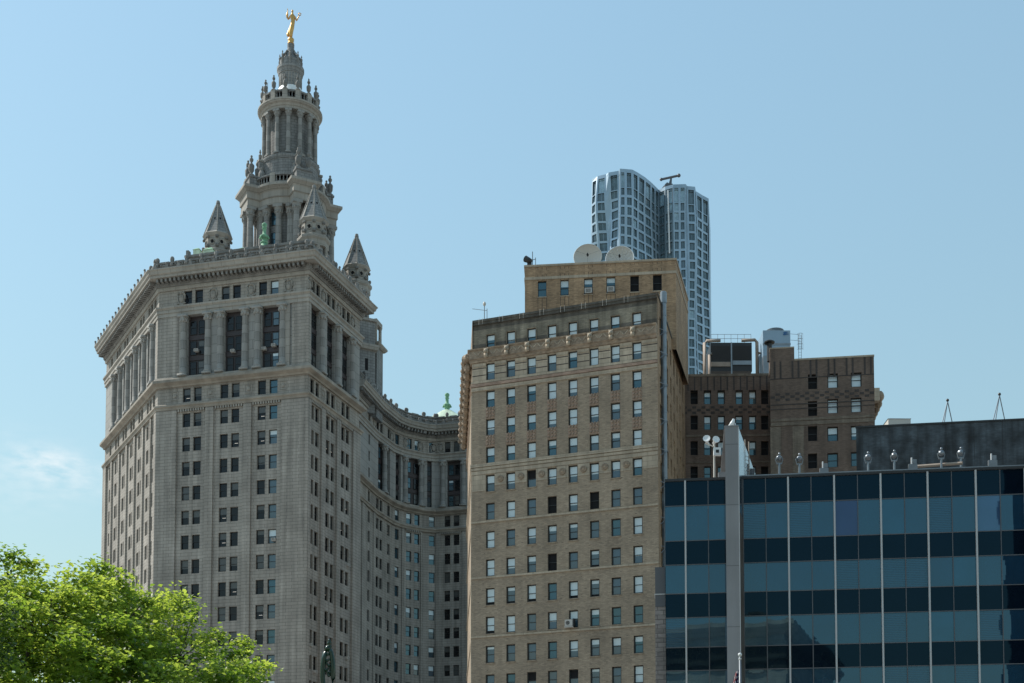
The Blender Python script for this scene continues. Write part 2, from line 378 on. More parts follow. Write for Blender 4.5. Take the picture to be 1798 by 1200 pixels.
wallmb = MB()
def infill(F, a, b, depth, seed):
    wallmb.face([F.P(a, -depth, ZC0), F.P(b, -depth, ZC0), F.P(b, -depth, ZC1), F.P(a, -depth, ZC1)], 2)
    for z in (ZC0+2.75, ZC0+6.05): wallmb.fbox(F, a, b, z, z+.75, -depth, -depth+.12, 2)
def face(F, L, cols, bays, ppier, proud, kit0, colo, ends=(0, 0), bw=None, attic=True, stack=()):
    holes = []
    for ci, c in enumerate(cols):
        kit = kit_blue if F is FRn and ci == 5 else kit0
        for z in rows + [82.45]:
            holes.append((c-kit.size[0]/2, c+kit.size[0]/2, z-(kit.size[1] if z != 82.45 else 0), z+(kit.size[1] if z == 82.45 else 0)))
            specs.append((F, c, z-(kit.size[1] if z != 82.45 else 0), -.28, kit, r_.randrange(8)))
        if attic:
            holes.append((c-kit.size[0]/2, c+kit.size[0]/2, 98.25, 98.25+kit.size[1])); specs.append((F, c, 98.25, -.28, kit, r_.randrange(8)))
    for c in stack:
        for z in (87.4, 90.7, 94.0):
            holes.append((c-.5, c+.5, z, z+2)); specs.append((F, c, z, -.28, kit_slit, r_.randrange(8)))
    wallmb.wall(F, 0, L, 0, ZC0-.3, holes, .28, 0, 1)
    wallmb.wall(F, 0, L, ZC1, TOP, holes, .28, 0, 1)
    wallmb.wall(F, 0, L, ZC0-.3, ZC0, [], .4, 1)
    bh = [(a, b, ZC0, ZC1) for a, b in bays]
    wallmb.wall(F, 0, L, ZC0, ZC1, bh+[h for h in holes if ZC0 < h[2] < ZC1], .62, 5, 5)
    for a, b in bays:
        infill(F, a, b, .61, 0); w = b-a; c = (a+b)/2
        n = 2 if w > 2 else 1
        for k in range(n):
            for z in (ZC0+.35, ZC0+3.65, ZC0+6.95):
                cc = c if n == 1 else c+(k-.5)*w*.46
                specs.append((F, cc, z, -.44, (kit_infb if (F is FRn and c > L*.7 and k == 1) or (F is not FRn and F is not FLf and F is not FRt and k == 0) else kit_inf) if n == 2 else kit_slit, r_.randrange(8)))
    for a, b in ppier: wallmb.fbox(F, a, b, 0, 81.2, -.2, proud, 0)
    for s in colo: place(col_me, 'column', wallroot, F.P(s, .1, ZC0), F.rot)
kit_inf = Kit('window', WM, [sash(1.05, 2.2, .07, b, 0, r_) for b in (0, 0, .4, .5, 0, 0, .9, 0)], (1.05, 2.2)); kit_infb = Kit('window', WB, [sash(1.05, 2.2, .07, b, 0, r_, gm=g_) for b, g_ in ((0, 1), (0, 5), (.4, 1), (.2, 5), (0, 1), (0, 5), (.5, 1), (0, 1))], (1.05, 2.2))  # the second kit's blue stands for sky mirrored in its panes
kit_slit = Kit('window', WM, [sash(.95, 2.0, .08, b, 0, r_) for b in (0, 0, .4, .5, 0, 0, .3, 0)], (.95, 2.0))
wallroot = muni
fs = lambda u: FRn.s(u, 760)
fc = [fs((a+b)/2) for a, b in ((320, 333.7), (339.1, 353.2), (385.6, 400.2), (405.6, 419.7), (451.7, 465.8), (471.8, 486.8))]
fb = [(fs(326.6), fs(357.4)), (fs(391.8), fs(422.8)), (fs(457.4), fs(488.8))]
face(FRn, LF, fc, fb, [(fs(361.5), fs(375.5)), (fs(428), fs(442))], .3, kit_pair,
     [s for a, b in fb for s in (a-.6, b+.6)])
for s in (fs(322-4), fs(374), fs(441), fs(507)):
    place(cart_me, 'cartouche', muni, FRn.P(s-.25, 0, 98.2), FRn.rot)
lc = [LL-2.2]; lb = []
for k in range(5):
    c = LL-5.0-5.12*k; lc += [c-.8, c+.8]; lb.append((c-1.5, c+1.5))
lc.append(LL-30.2)
face(FLf, LL, lc, lb, [(LL-7.95-5.12*k-.5, LL-7.95-5.12*k+.4) for k in range(-0, 5)]+[(LL-3.55, LL-3.0)], .27, kit_side,
     [s for a, b in lb for s in (b+.6,)]+[lb[-1][0]-.6])
rc = []; rb = []
for c in (2.46, 7.83, 13.2): rc += [c-.85, c+.85]; rb.append((c-1.35, c+1.35))
face(FRt, LR, rc, rb, [(4.4, 5.75), (9.75, 11.1)], .3, kit_side, [s for a, b in rb for s in (b+.62,)])
for s in (.45, 5.15, 10.5, 15.6): place(cart_me, 'cartouche', muni, FRt.P(s, 0, 98.2), FRt.rot)
# corner piers folded round the two front corners
def corner(F1, a, F2, b, z0, z1, o, m):
    c = F1.P(F1.L); wallmb.sweep([F1.P(F1.L-a), c, F2.P(b)], [(-.2, z0), (o, z0), (o, z1), (-.2, z1)], m)
corner(FLf, 1.1, FRn, fs(311), 0, 81.2, .3, 0); corner(FRn, LF-fs(494.5), FRt, .9, 0, 81.2, .3, 0)
corner(FLf, 1.1, FRn, fs(312), ZC0+.05, ZC1, .18, 0); corner(FRn, LF-fs(512), FRt, .7, ZC0+.05, ZC1, .18, 0)
wallmb.fbox(FRt, 15.6, 18.28, 0, 81.2, -.2, .3, 0); wallmb.fbox(FLf, .03, 2.2, 0, 81.2, -.2, .35, 0)
for a, b in ((fs(313), fs(320)), (fs(494.5), fs(508))): wallmb.fbox(FRn, a, b, ZC0+.06, ZC1, -.1, .26, 1)

# curved wing behind
CP_ = []
for u, y in ((632, 269.6), (659, 278.9), (690, 287.0), (709, 289.8), (741, 292.4), (765, 293.4)):
    F_ = y*CP+85*SP; CP_.append(Vector(((u-899)/FPX*F_, y)))
CE = Vector((CP_[-1].x+.967*24, CP_[-1].y-.254*24)); CP_.append(CE)
segs = [Frame(a, to=b) for a, b in zip(CP_, CP_[1:])]
def us(F, u, v=990): return F.s(u, v)
cseg = [([647.2], [], [], [647.2]), ([662.2, 668.6, 682], [(663, 684)], [673.7], []), ([696.5], [(694, 703)], [], []),
        ([717.5, 731.8], [(711.5, 739)], [706.2, 744], []), ([758], [(749.5, 757.6)], [], []), ([785.3, 801.3], [(784.5, 808)], [777.5, 814], [])]
kit_c = muni_kit(1.25, 2.25); kit_cb = Kit('window', WB, [sash(1.25, 2.25, .1, b, 0, r_, gm=g_) for b, g_ in ((0, 1), (0, 5), (.5, 1), (0, 1), (0, 1), (.3, 5), (.5, 5), (0, 1))], (1.25, 2.25))  # the bluer wing kit has its sky reflections put into the colour
for F, (cc, bb, co, st) in zip(segs, cseg):
    c = [min(max(us(F, u), .7), F.L-.7) for u in cc]
    b = [(max(.15, us(F, p)), min(F.L-.15, us(F, q))) for p, q in bb]
    face(F, F.L, c, b, [], .3, kit_cb if F in segs[2:5] else kit_c, [min(max(us(F, u), .3), F.L-.3) for u in co], stack=[us(F, u) for u in st])
for F, u in ((segs[0], 657.5), (segs[1], 688), (segs[3], 711), (segs[3], 739), (segs[4], 763.5), (segs[5], 773), (segs[5], 818)):
    place(cart_me, 'cartouche', muni, F.P(min(max(F.s(u, 780), .5), F.L-.5), 0, 98.2), F.rot)
for F, ps in ((segs[0], (634, 640)), (segs[0], (654, 659)), (segs[2], (704.5, 708.5)), (segs[5], (766, 775)), (segs[5], (812, 822)), (segs[3], (738, 740.5))):
    a, b = us(F, ps[0]), us(F, ps[1]); wallmb.fbox(F, max(a, .05), min(b, F.L-.05), 0, 81.2, -.2, .22, 0)
# hidden sides, so the block is closed
RB = FRt.P(LR-.05, -7.5); RC = Vector((CP_[0].x-3.5, CP_[0].y-1.2))
BK = [CE, Vector((CE.x+8, CE.y+28)), Vector((-30, 335)), Vector((-78, 285)), Vector((Lfar.x, Lfar.y))]
outline = [Lfar, P0, P1, Rfar, RB, RC] + CP_
for a, b in [(Rfar, RB), (RB, RC), (RC, CP_[0])] + list(zip(BK, BK[1:])):
    F = Frame(a, to=b); wallmb.wall(F, 0, F.L, 0, TOP, [], .1, 0)
allp = [Vector((p[0], p[1])) for p in outline + BK[1:-1]]
walls = wallmb.build('wall', MS, muni)
rf = MB(); rf.face([(p.x, p.y, TOP+.2) for p in allp], 0); rf.build('roof', [m_roof], muni)

# courses, cornice, parapet
line = [Vector((p[0], p[1])) for p in (Lfar, P0, P1, Rfar, RB)]
cline = [CP_[0]-segs[0].d*3.5]+[Vector((p.x, p.y)) for p in CP_]
for ln, PH in ((line, 105.0), (cline, 105.5)):
    k = MB()
    k.sweep(ln, [(-.3, 81.25), (.35, 81.25), (.42, 81.6), (.6, 81.75), (.6, 82.0), (.3, 82.2), (-.3, 82.2)], 0)
    k.sweep(ln, [(-.3, 84.95), (.3, 84.95), (.4, 85.2), (.85, 85.45), (1.0, 85.55), (1.0, 85.95), (.7, 86.1), (.5, 86.48), (-.3, 86.48)], 0)
    k.build('string_course', [m_warm], muni)
    k = MB(); k.sweep(ln, [(-.3, 96.42), (.28, 96.42), (.28, 97.0), (.4, 97.05), (.4, 97.6), (.62, 97.8), (.62, 98.05), (.2, 98.2), (-.3, 98.2)], 0); k.build('architrave', [m_trim], muni)
    k = MB()
    k.sweep(ln, [(-.3, 100.75), (.22, 100.75), (.3, 101.0), (.3, 101.3), (-.3, 101.3)], 0)
    k.sweep(ln, [(-.3, 101.32), (.45, 101.32), (.5, 101.5), (.62, 101.55), (.62, 102.3), (-.3, 102.3)], 1)
    k.sweep(ln, [(-.3, 102.32), (1.75, 102.32), (1.8, 102.72), (1.98, 102.85), (2.1, 103.3), (2.25, 103.45), (2.25, 103.6), (-.3, 103.9)], 0)
    k.sweep(ln, [(-.2, 103.92), (.9, 103.8), (.9, 104.2), (.75, 104.3), (.75, PH-.15), (.95, PH-.1), (.95, PH+.1), (-.2, PH+.1)], 1)
    for a, b in zip(ln, ln[1:]):
        F = Frame(a, to=b); n = int(F.L/.74)
        if F.L < 2: continue
        for j in range(n):
            s = (j+.5)*F.L/n
            k.fbox(F, s-.17, s+.17, 101.75, 102.31, .6, 1.5, 1)
    k.build('cornice', [m_trim, m_orn], muni)
    for a, b in zip(ln, ln[1:]):
        F = Frame(a, to=b); n = max(1, int(F.L/2.5))
        if F.L < 1.5: continue
        k = MB()
        for j in range(n+1):
            s = j*F.L/n; k.fbox(F, s-.2, s+.2, PH+.1, PH+.45, .35, .95, 0)
            k.ball(F.P(s, .7, PH+.62), .36, 0, 6, (1, 1, 1.3)); k.ball(F.P(s, .78, (PH+104.2)/2+.05), .38, 0, 6)
            s2 = s+F.L/n/2
            if j < n:
                k.ball(F.P(s2, .8, (PH+104.2)/2), .26, 0, 6, (1.7, .8, .8)); k.fbox(F, s2-.8, s2+.8, PH+.1, PH+.28, .25, .8, 0)
                k.ball(F.P(s2-.62, .78, (PH+104.2)/2+.1), .22, 0, 6); k.ball(F.P(s2+.62, .78, (PH+104.2)/2+.1), .22, 0, 6)
        k.fbox(F, 0, F.L, 103.62, 103.7, .5, 2.2, 0)
        for j in range(int(F.L/2.05)+1):           # upright leaves along the gutter
            s = .3+j*2.05
            if s < F.L: k.hexa([F.P(s-.34, 1.95, 103.55), F.P(s+.34, 1.95, 103.55), F.P(s+.34, 2.2, 103.55), F.P(s-.34, 2.2, 103.55)], [F.P(s-.16, 2.02, 104.35), F.P(s+.16, 2.02, 104.35), F.P(s+.16, 2.18, 104.35), F.P(s-.16, 2.18, 104.35)]); k.ball(F.P(s, 2.12, 104.38), .2, 0, 6)
        k.build('parapet_ornament', [m_orn], muni)
# dentils over each bay
cpm = MB(); cpm.box(-.62, .62, -.06, .03, 0, .1); cpm.box(-.62, .62, -.06, .03, 1.25, 1.35); cpm.box(-.62, -.52, -.06, .03, .1, 1.25); cpm.box(.52, .62, -.06, .03, .1, 1.25); cpm.ball((0, -.03, .67), .34, 0, 8, (1, .4, 1))
cp_me = cpm.mesh('carved_panel', [m_trim])
for u in (307, 369, 436, 497): place(cp_me, 'carved_panel', muni, FRn.P(FRn.s(u, 690), 0, 82.9), FRn.rot)
for s in (5.15, 10.5): place(cp_me, 'carved_panel', muni, FRt.P(s, 0, 82.9), FRt.rot)
for F, L, bs in ((FRn, LF, [(fs(312), fs(360)), (fs(377), fs(427)), (fs(443), fs(493))]), (FRt, LR, [(.9, 4.3), (5.85, 9.6), (11.2, 15.4)]), (segs[3], segs[3].L, [(.4, segs[3].L-.4)]), (segs[5], 6, [(.9, 5.6)])):
    for a, b in bs:
        n = int((b-a)/.42); k = MB()
        for j in range(n): s = a+(j+.5)*(b-a)/n; k.fbox(F, s-.12, s+.12, 80.85, 81.24, 0, .32, 0)
        k.build('dentil_course', [m_trim], muni)
# raised balustrade set back on the roof over the front
k = MB(); rp = [FLf.P(LL-5, -1.6), FRn.P(2.2, -1.8), FRn.P(LF-.9, -1.6), FRt.P(9, -1.5)]
rp = [FRn.P(fs(318), -9), FRn.P(fs(318), -1.4), FRn.P(LF-.6, -1.4), FRn.P(LF-.6, -9)]
k.sweep(rp, [(-.5, 103.6), (.2, 103.6), (.2, 106.3), (.42, 106.5), (.42, 106.85), (-.5, 106.85)], 0)
for j in range(7):
    s = fs(318)+(LF-.6-fs(318))*j/6; k.fbox(FRn, s-.35, s+.35, 104.2, 106.9, -1.3, -1.05, 0); k.ball(FRn.P(s, -1.1, 105.7), .42, 0, 7)
for s in (fs(318), ): k.fbox(FRn, s-.2, s+.25, 106.86, 107.7, -1.9, -1.1, 0)
k.build('balustrade', [m_orn], muni)
# green copper details on the roof
def finial(c, z0, sc=1.0, zb=None):
    k = MB(); pr = [(.9, 0), (.95, .25), (.62, .45), (.6, 1.0), (1.0, 1.5), (1.1, 1.8), (.8, 2.05), (.45, 2.3), (.42, 3.6), (.62, 3.75), (.4, 3.95), (.5, 4.2), (.66, 4.5), (.6, 4.85), (.3, 5.1), (.05, 5.15)]
    k.lathe(c, [(r*sc, z0+z*sc) for r, z in pr], 12, 0)
    for a in range(6): k.ball((c[0]+1.0*sc*math.cos(a*1.047), c[1]+1.0*sc*math.sin(a*1.047), z0+1.35*sc), .28*sc, 0, 6)
    if zb: k.lathe(c, [(.8*sc, zb), (.8*sc, z0)], 12, 0)
    o = k.build('copper_finial', [m_copper], muni, smooth=True); return o
g = atY(464, 428, 234); finial((g.x, g.y), g.z, .82*(atY(464, 391, 234).z-g.z)/4.3, 103)
for u, v, y, w, h in ((345, 439, 228, 1.1, .8), (366, 439.5, 226, 1.7, 1.0), (424, 438, 228, 1.1, .8)):
    k = MB(); p = atY(u, v, y); F = Frame((p.x-w/2, p.y), R(-14.7)); k.fbox(F, 0, w, 103.1, p.z, -1.2, 0, 1)
    a = [F.P(-.1, .1, p.z), F.P(w+.1, .1, p.z), F.P(w+.1, -1.3, p.z), F.P(-.1, -1.3, p.z)]; b = [F.P(w*.25, -.4, p.z+h*.5), F.P(w*.75, -.4, p.z+h*.5), F.P(w*.75, -.8, p.z+h*.5), F.P(w*.25, -.8, p.z+h*.5)]
    k.hexa(a, b, 0); k.build('roof_vent', [m_copper, m_pale], muni)
g = atY(785, 722.5, 311); k = MB(); k.lathe((g.x, g.y), [(15.2, 103.3), (15.0, 103.9), (1.2, g.z), (.01, g.z+.1)], 32, 0); k.build('dome_roof', [m_pale], muni)
finial((g.x, g.y), g.z-.1, (atY(785, 690, 311).z-g.z)/5.1)
# ------------------------------------------------------------------ the tiered tower
TC = Vector((-43.4, 269)); TM = [m_tow, m_trim, m_orn, m_hole, m_white]
def tz(v, y=269.0): return atY(509, v, y).z
def prof_lathe(c, pr, name, mats, n=32, parent=None, m=0):
    k = MB(); k.lathe(c, pr, n, m); return k.build(name, mats, parent or muni)
DIAG = [R(a) for a in (-62, 28, 118, 208)]              # front, right, back, left corners (math angle)
def pol(a, r, z=0.0): return Vector((TC.x+r*math.cos(a), TC.y+r*math.sin(a), z))
tw = MB(); tw.lathe(TC, [(5.2, 100), (5.2, 136.6)], 32, 0)
pf = [pol(a, 14.6) for a in DIAG]                       # square podium below the columns
tw.sweep([pf[3], pf[0], pf[1], pf[2]], [(-.1, 100), (-.1, 116.5), (.5, 116.8), (.5, 117.6), (-4, 117.7)], 0, closed=True)
tower = tw.build('tower', TM, muni)
tspec = []; ZE = 136.3                                  # top of the lower columns
k = MB()
k.lathe(TC, [(5.2, ZE), (6.9, ZE+.02), (6.9, ZE+1.3), (7.1, ZE+1.4), (7.1, ZE+2.6), (7.5, ZE+3.0), (7.95, ZE+3.35), (7.95, ZE+3.8), (5.6, ZE+4.1)], 48, 1)
k.build('entablature', TM, tower)
c2 = MB(); c2.box(-.85, .85, -.85, .85, 0, .5); c2.lathe((0, 0), [(.8, .5), (.82, .8), (.66, 1.0), (.66, 6), (.62, 12), (.55, 16.6), (.6, 16.7), (.62, 17.0), (.78, 17.7), (.92, 18.1)], 14)
for a in range(8): c2.ball((.66*math.cos(a*.785), .66*math.sin(a*.785), 17.4), .22, 0, 6, (1, 1, 1.7))
c2.box(-.92, .92, -.92, .92, 18.1, 18.65)
c2m = c2.mesh('column', [m_col]); ZB = 117.66
def urn(k, c, z, h, m=0):
    pr = [(.30, 0), (.34, .06), (.16, .10), (.14, .18), (.26, .26), (.30, .50), (.22, .56), (.10, .62), (.10, .68), (.19, .74), (.19, .82), (.07, .88), (.12, .93), (.09, .98), (.0, 1.0)]
    k.lathe((c[0], c[1]), [(r*h*.47, z+q*h) for r, q in pr], 10, m)
um = MB(); urn(um, (0, 0), 0, 4.2); urn_me = um.mesh('urn', [m_orn], smooth=True)
for a in DIAG:                                          # four projecting corner pavilions
    F = Frame(pol(a, 9.0), a+math.pi/2); k = MB()
    k.sweep([F.P(-2.1, -4.2), F.P(-2.1, 0), F.P(2.1, 0), F.P(2.1, -4.2)], [(-.9, ZE+.02), (0, ZE+.03), (0, ZE+1.35), (.2, ZE+1.45), (.2, ZE+2.6), (.55, ZE+3.05), (.9, ZE+3.4), (.9, ZE+3.9), (-2.0, ZE+4.3)], 1)
    k.sweep([F.P(-1.5, -4.2), F.P(-1.5, -.5), F.P(1.5, -.5), F.P(1.5, -4.2)], [(-.6, ZE+4.0), (.15, ZE+4.05), (.15, ZE+4.5), (0, ZE+4.6), (0, ZE+6.0), (.18, ZE+6.1), (.18, ZE+6.45), (-1.4, ZE+6.5)], 0)
    k.fbox(F, -1.3, 1.3, ZB, ZE+.01, -4.4, -2.7, 0); k.build('pavilion', TM, tower)
    for s, o in ((-1.35, -.8), (1.35, -.8), (-1.5, -3.0), (1.5, -3.0)): place(c2m, 'column', tower, F.P(s, o, ZB), F.rot)
    for s, o in ((-1.05, -1.0), (1.05, -1.0), (0, -2.6)): place(urn_me, 'urn', tower, F.P(s, o, ZE+6.45))
for i in range(4):
    for da in (-.58, -.22, .22, .58):
        a = R(-22)+i*math.pi/2+da; place(c2m, 'column', tower, pol(a, 6.1, ZB), a)
kit_t = Kit('window', WB, [sash(1.35, 2.6, .1, b, 0, r_) for b in (0, .4, 0)], (1.35, 2.6))
for i in range(4):
    a = R(-22)+i*math.pi/2
    for da in (0,):
        F = Frame(pol(a+da, 5.3), a+da+math.pi/2)
        for z in (121.0, 125.0, 129.0, 133.0): tspec.append((F, 0, z, .02, kit_t, r_.randrange(3)))
finish_windows(tower, 'window', tspec)
def balus(r, z0, z1, n, posts, rr, off):
    k = MB()
    k.lathe(TC, [(r-.25, z0), (r+.25, z0), (r+.25, z0+.28), (r-.25, z0+.28), (r-.25, z0)], 40, 0)
    k.lathe(TC, [(r-.28, z1-.3), (r+.28, z1-.3), (r+.3, z1), (r-.28, z1), (r-.28, z1-.3)], 40, 0)
    for j in range(n):
        a = 2*math.pi*j/n; k.lathe(pol(a, r), [(rr*.7, z0+.28), (rr, z0+(z1-z0)*.35), (rr*.55, z0+(z1-z0)*.7), (rr*.8, z1-.3)], 6, 0)
    for j in range(posts):
        a = 2*math.pi*j/posts+off; F = Frame(pol(a, r+.36), a+math.pi/2); k.fbox(F, -.5, .5, z0-.01, z1+.12, -.74, 0, 1)
    return k.build('balustrade', TM, tower)
ZT = ZE+4.05; balus(7.0, ZT, ZT+1.8, 64, 8, .15, R(-17))
zc0, zc1, ZK = 147.2, 155.9, 157.7                      # upper colonnade and its cornice top
balus(5.35, ZK+.02, ZK+1.9, 56, 14, .14, .2)
prof_lathe(TC, [(5.5, ZT-.1), (5.5, zc0-1.2), (5.62, zc0-1.1), (5.75, zc0-.6), (5.75, zc0-.3), (5.3, zc0), (4.0, zc0+.02)], 'drum', TM, 40, tower)
for i in range(4):
    a = R(-17)+i*math.pi/2
    for da in (-.62, .62):
        k = MB(); p = pol(a+da, 6.0); k.lathe(p, [(.5, ZT), (.62, ZT+1.2), (.85, ZT+2.4), (.72, ZT+3.3), (.4, ZT+4.0), (.45, ZT+4.4), (.01, ZT+4.8)], 10, 2); k.build('buttress', TM, tower)
for a in DIAG:
    F = Frame(pol(a, 6.4), a+math.pi/2); k = MB(); k.fbox(F, -.8, .8, ZT, zc0-.9, -1.2, 0, 0); k.fbox(F, -.25, .25, ZT+2.6, ZT+4.2, -.1, .004, 3); k.fbox(F, -.9, .9, zc0-.9, zc0-.5, -1.2, .12, 1)
    urn(k, pol(a, 5.95), zc0-.5, 2.4, 2); k.build('buttress', TM, tower)
k = MB(); k.lathe(TC, [(4.2, zc0), (4.2, zc1+.2)], 32, 0)
for j in range(14):
    a = R(-90)+2*math.pi*(j+.72)/14; F = Frame(pol(a, 4.2), a+math.pi/2); k.fbox(F, -.45, .45, zc0+.1, zc0+1.5, -.3, .05, 2)
k.build('inner_drum', TM, tower)
c3 = MB(); c3.box(-.55, .55, -.55, .55, 0, .25); c3.lathe((0, 0), [(.53, .25), (.54, .42), (.43, .55), (.43, 3), (.37, 7.3), (.42, 7.4), (.44, 7.6), (.64, 8.25)], 12); c3.box(-.64, .64, -.64, .64, 8.25, 8.7)
for a in range(6): c3.ball((.48*math.cos(a*1.047), .48*math.sin(a*1.047), 7.95), .17, 0, 6, (1, 1, 1.6))
c3m = c3.mesh('column', [m_col])
for j in range(14):
    a = R(-90)+2*math.pi*(j+.22)/14; place(c3m, 'column', tower, pol(a, 5.0, zc0+.02), a)
prof_lathe(TC, [(4.1, zc1+.02), (5.5, zc1+.03), (5.5, zc1+.55), (5.62, zc1+.6), (5.75, zc1+1.0), (6.1, zc1+1.2), (6.28, zc1+1.5), (6.28, ZK-.02), (5.2, ZK+.1), (.5, ZK+.15)], 'upper_entablature', [m_trim], 48, tower)
zu = ZK+1.95
um2 = MB(); urn(um2, (0, 0), 0, 3.2); um2m = um2.mesh('urn', [m_orn], smooth=True)
for j in range(14): place(um2m, 'urn', tower, pol(2*math.pi*j/14+.2, 5.35, zu))
prof_lathe(TC, [(4.6, ZK+.1), (4.3, 158.6), (3.2, 160.6), (2.25, 162.6)], 'lantern_roof', [m_white], 32, tower)
z0, z1, z2 = 159.5, 165.3, 166.8
k = MB()
k.lathe(TC, [(2.3, z0), (2.15, 163.0), (2.25, z1), (2.35, z1+.05), (2.45, z1+.5), (2.66, z2-.5), (2.66, z2), (2.1, z2+.2), (2.05, z2+1.5), (1.75, z2+1.7), (1.2, tz(97)-.5), (.8, tz(90)-.3), (.66, tz(86)), (.7, tz(79)), (.3, tz(78))], 24, 0)
for j in range(24):
    a = 2*math.pi*j/24; F = Frame(pol(a, 2.2), a+math.pi/2); k.fbox(F, -.05, .05, z0+2, z1-.1, -.1, .06, 1)
k.build('lantern', TM, tower)
for j in range(8):
    k = MB(); a = 2*math.pi*j/8+.1; zb = z2+.2
    k.tube([pol(a, 2.05, zb), pol(a, 2.1, zb+1.2), pol(a, 1.85, zb+2.0), pol(a, 1.35, zb+2.5), pol(a, .95, zb+3.3)], [.26, .27, .25, .22, .18], 6, 2)
    urn(k, pol(a, 2.1), zb+1.2, 1.6, 2); k.build('scroll', TM, tower)
for u, v0, v1 in ((470, 146, 165), (542, 138, 165), (433, 292, 315), (582, 325, 345)):
    k = MB(); p = atY(u, v0, 266); k.tube([(p.x, p.y, p.z), (p.x, p.y, atY(u, v1, 266).z-.8)], .05, 5, 0); k.build('lightning_rod', [m_black], tower)

# four conical corner turrets
for a in DIAG:
    c = pol(a, 14.1); A8 = R(-81); F = Frame(c, a+math.pi/2)
    t = MB(); t.fbox(F, -2.9, 2.9, 100, 118.8, -2.9, 2.9, 0)
    t.sweep([F.P(-2.9, 2.9), F.P(2.9, 2.9), F.P(2.9, -2.9), F.P(-2.9, -2.9)], [(-.2, 112.3), (.5, 112.6), (.7, 113.2), (.7, 113.6), (-.2, 113.9)], 1, closed=True)
    t.sweep([F.P(-2.9, 2.9), F.P(2.9, 2.9), F.P(2.9, -2.9), F.P(-2.9, -2.9)], [(-.2, 118.2), (.35, 118.4), (.35, 118.9), (-1, 119)], 1, closed=True)
    for s in (-1, 1):
        for o in (2.92, -2.92):
            for z in (104.2, 108.5): t.fbox(F, s*1.2-.35, s*1.2+.35, z, z+2.2, o-.02 if o > 0 else o, o if o > 0 else o+.02, 3)
    for q in range(4):
        G = Frame(c, a+q*math.pi/2)
        for s in (-1.1, 1.1): t.fbox(G, s-.33, s+.33, 104.2, 106.5, 2.9, 2.906, 3); t.fbox(G, s-.33, s+.33, 108.4, 110.8, 2.9, 2.906, 3)
    A8 = R(-81); t.lathe(c, [(2.25, 118.9), (2.25, 124.6)], 8, 0, a0=A8)
    for j in range(8):
        b = a+j*math.pi/4; p = (c.x+2.45*math.cos(b), c.y+2.45*math.sin(b)); t.lathe(p, [(.4, 118.9), (.3, 119.4), (.28, 123.4), (.4, 124.4)], 8, 1)
        b += math.pi/8; G = Frame((c.x+2.26*math.cos(b), c.y+2.26*math.sin(b)), b+math.pi/2); t.fbox(G, -.33, .33, 120.6, 122.7, -.1, .02, 3)
    t.lathe(c, [(2.2, 124.4), (2.8, 124.5), (2.8, 125.5), (3.1, 125.9), (3.1, 126.4), (2.4, 126.8), (2.35, 129.0), (2.55, 129.2), (2.85, 129.7), (2.55, 130.0)], 8, 1, a0=A8)
    for j in range(8):
        b = A8+math.pi/8+j*math.pi/4; G = Frame((c.x+2.2*math.cos(b), c.y+2.2*math.sin(b)), b+math.pi/2)
        t.face([G.P(.3*math.cos(x*math.pi/5), .06, 128.0+.36*math.sin(x*math.pi/5)) for x in range(10)], 3)
        t.tube([G.P(.42*math.cos(x*math.pi/5), .06, 128.0+.48*math.sin(x*math.pi/5)) for x in range(11)], .12, 5, 1)
        for sd in (-.85, .85): t.ball(G.P(sd, .22, 128.9), .24, 2, 6); t.ball(G.P(sd, .3, 127.2), .3, 2, 6, (1, 1, 1.2))
    tr = t.build('turret', TM, muni)
    t = MB(); t.lathe(c, [(2.62, 129.9), (1.35, 133.2), (.42, 136.0), (.32, 136.1), (.42, 136.3), (.3, 136.9), (.01, 137.0)], 8, 0, a0=A8)
    for j in range(8):
        b = A8+j*math.pi/4; t.tube([(c.x+2.62*math.cos(b), c.y+2.62*math.sin(b), 129.95), (c.x+.42*math.cos(b), c.y+.42*math.sin(b), 136.0)], .1, 5, 1)
        b += math.pi/8; G = Frame((c.x+1.36*math.cos(b), c.y+1.36*math.sin(b)), b+math.pi/2)
        t.ball(G.P(0, -.06, 132.9), .2, 3, 8, (1, 1, 1.2))
    t.build('spire', TM, tr)
# sky-lit kiosk columns beside the right-hand turret
YK = 277.5; g0 = atY(655, 606, YK); c = Vector((g0.x, g0.y)); F = Frame(c, R(-14.7)); ztop, zb = atY(655, 541, YK).z, g0.z; k = MB()
k.fbox(F, -1.9, 1.15, 100, zb-.9, -2.6, .9, 0); k.sweep([F.P(-1.9, .9), F.P(1.15, .9), F.P(1.15, -2.6), F.P(-1.9, -2.6)], [(-.2, zb-.9), (.3, zb-.8), (.75, zb-.3), (.75, zb), (-1, zb+.1)], 1, closed=True)
for s, o in ((-1.3, .4), (.7, .4), (.7, -2.1), (-1.3, -2.1)): k.lathe(F.P(s, o), [(.45, zb), (.34, zb+.4), (.32, zb+3.6), (.45, zb+4.1)], 10, 1)
k.fbox(F, -1.8, 1.05, zb+4.1, zb+5.0, -2.5, .8, 1)
for z in (zb-4.2, zb-8.2): k.fbox(F, .0, .45, z, z+2.0, .9, .906, 3); k.fbox(F, -.15, .6, z-.2, z, .9, 1.0, 1)
k.build('roof_kiosk', TM, muni)
finish_windows(muni, 'window', specs)
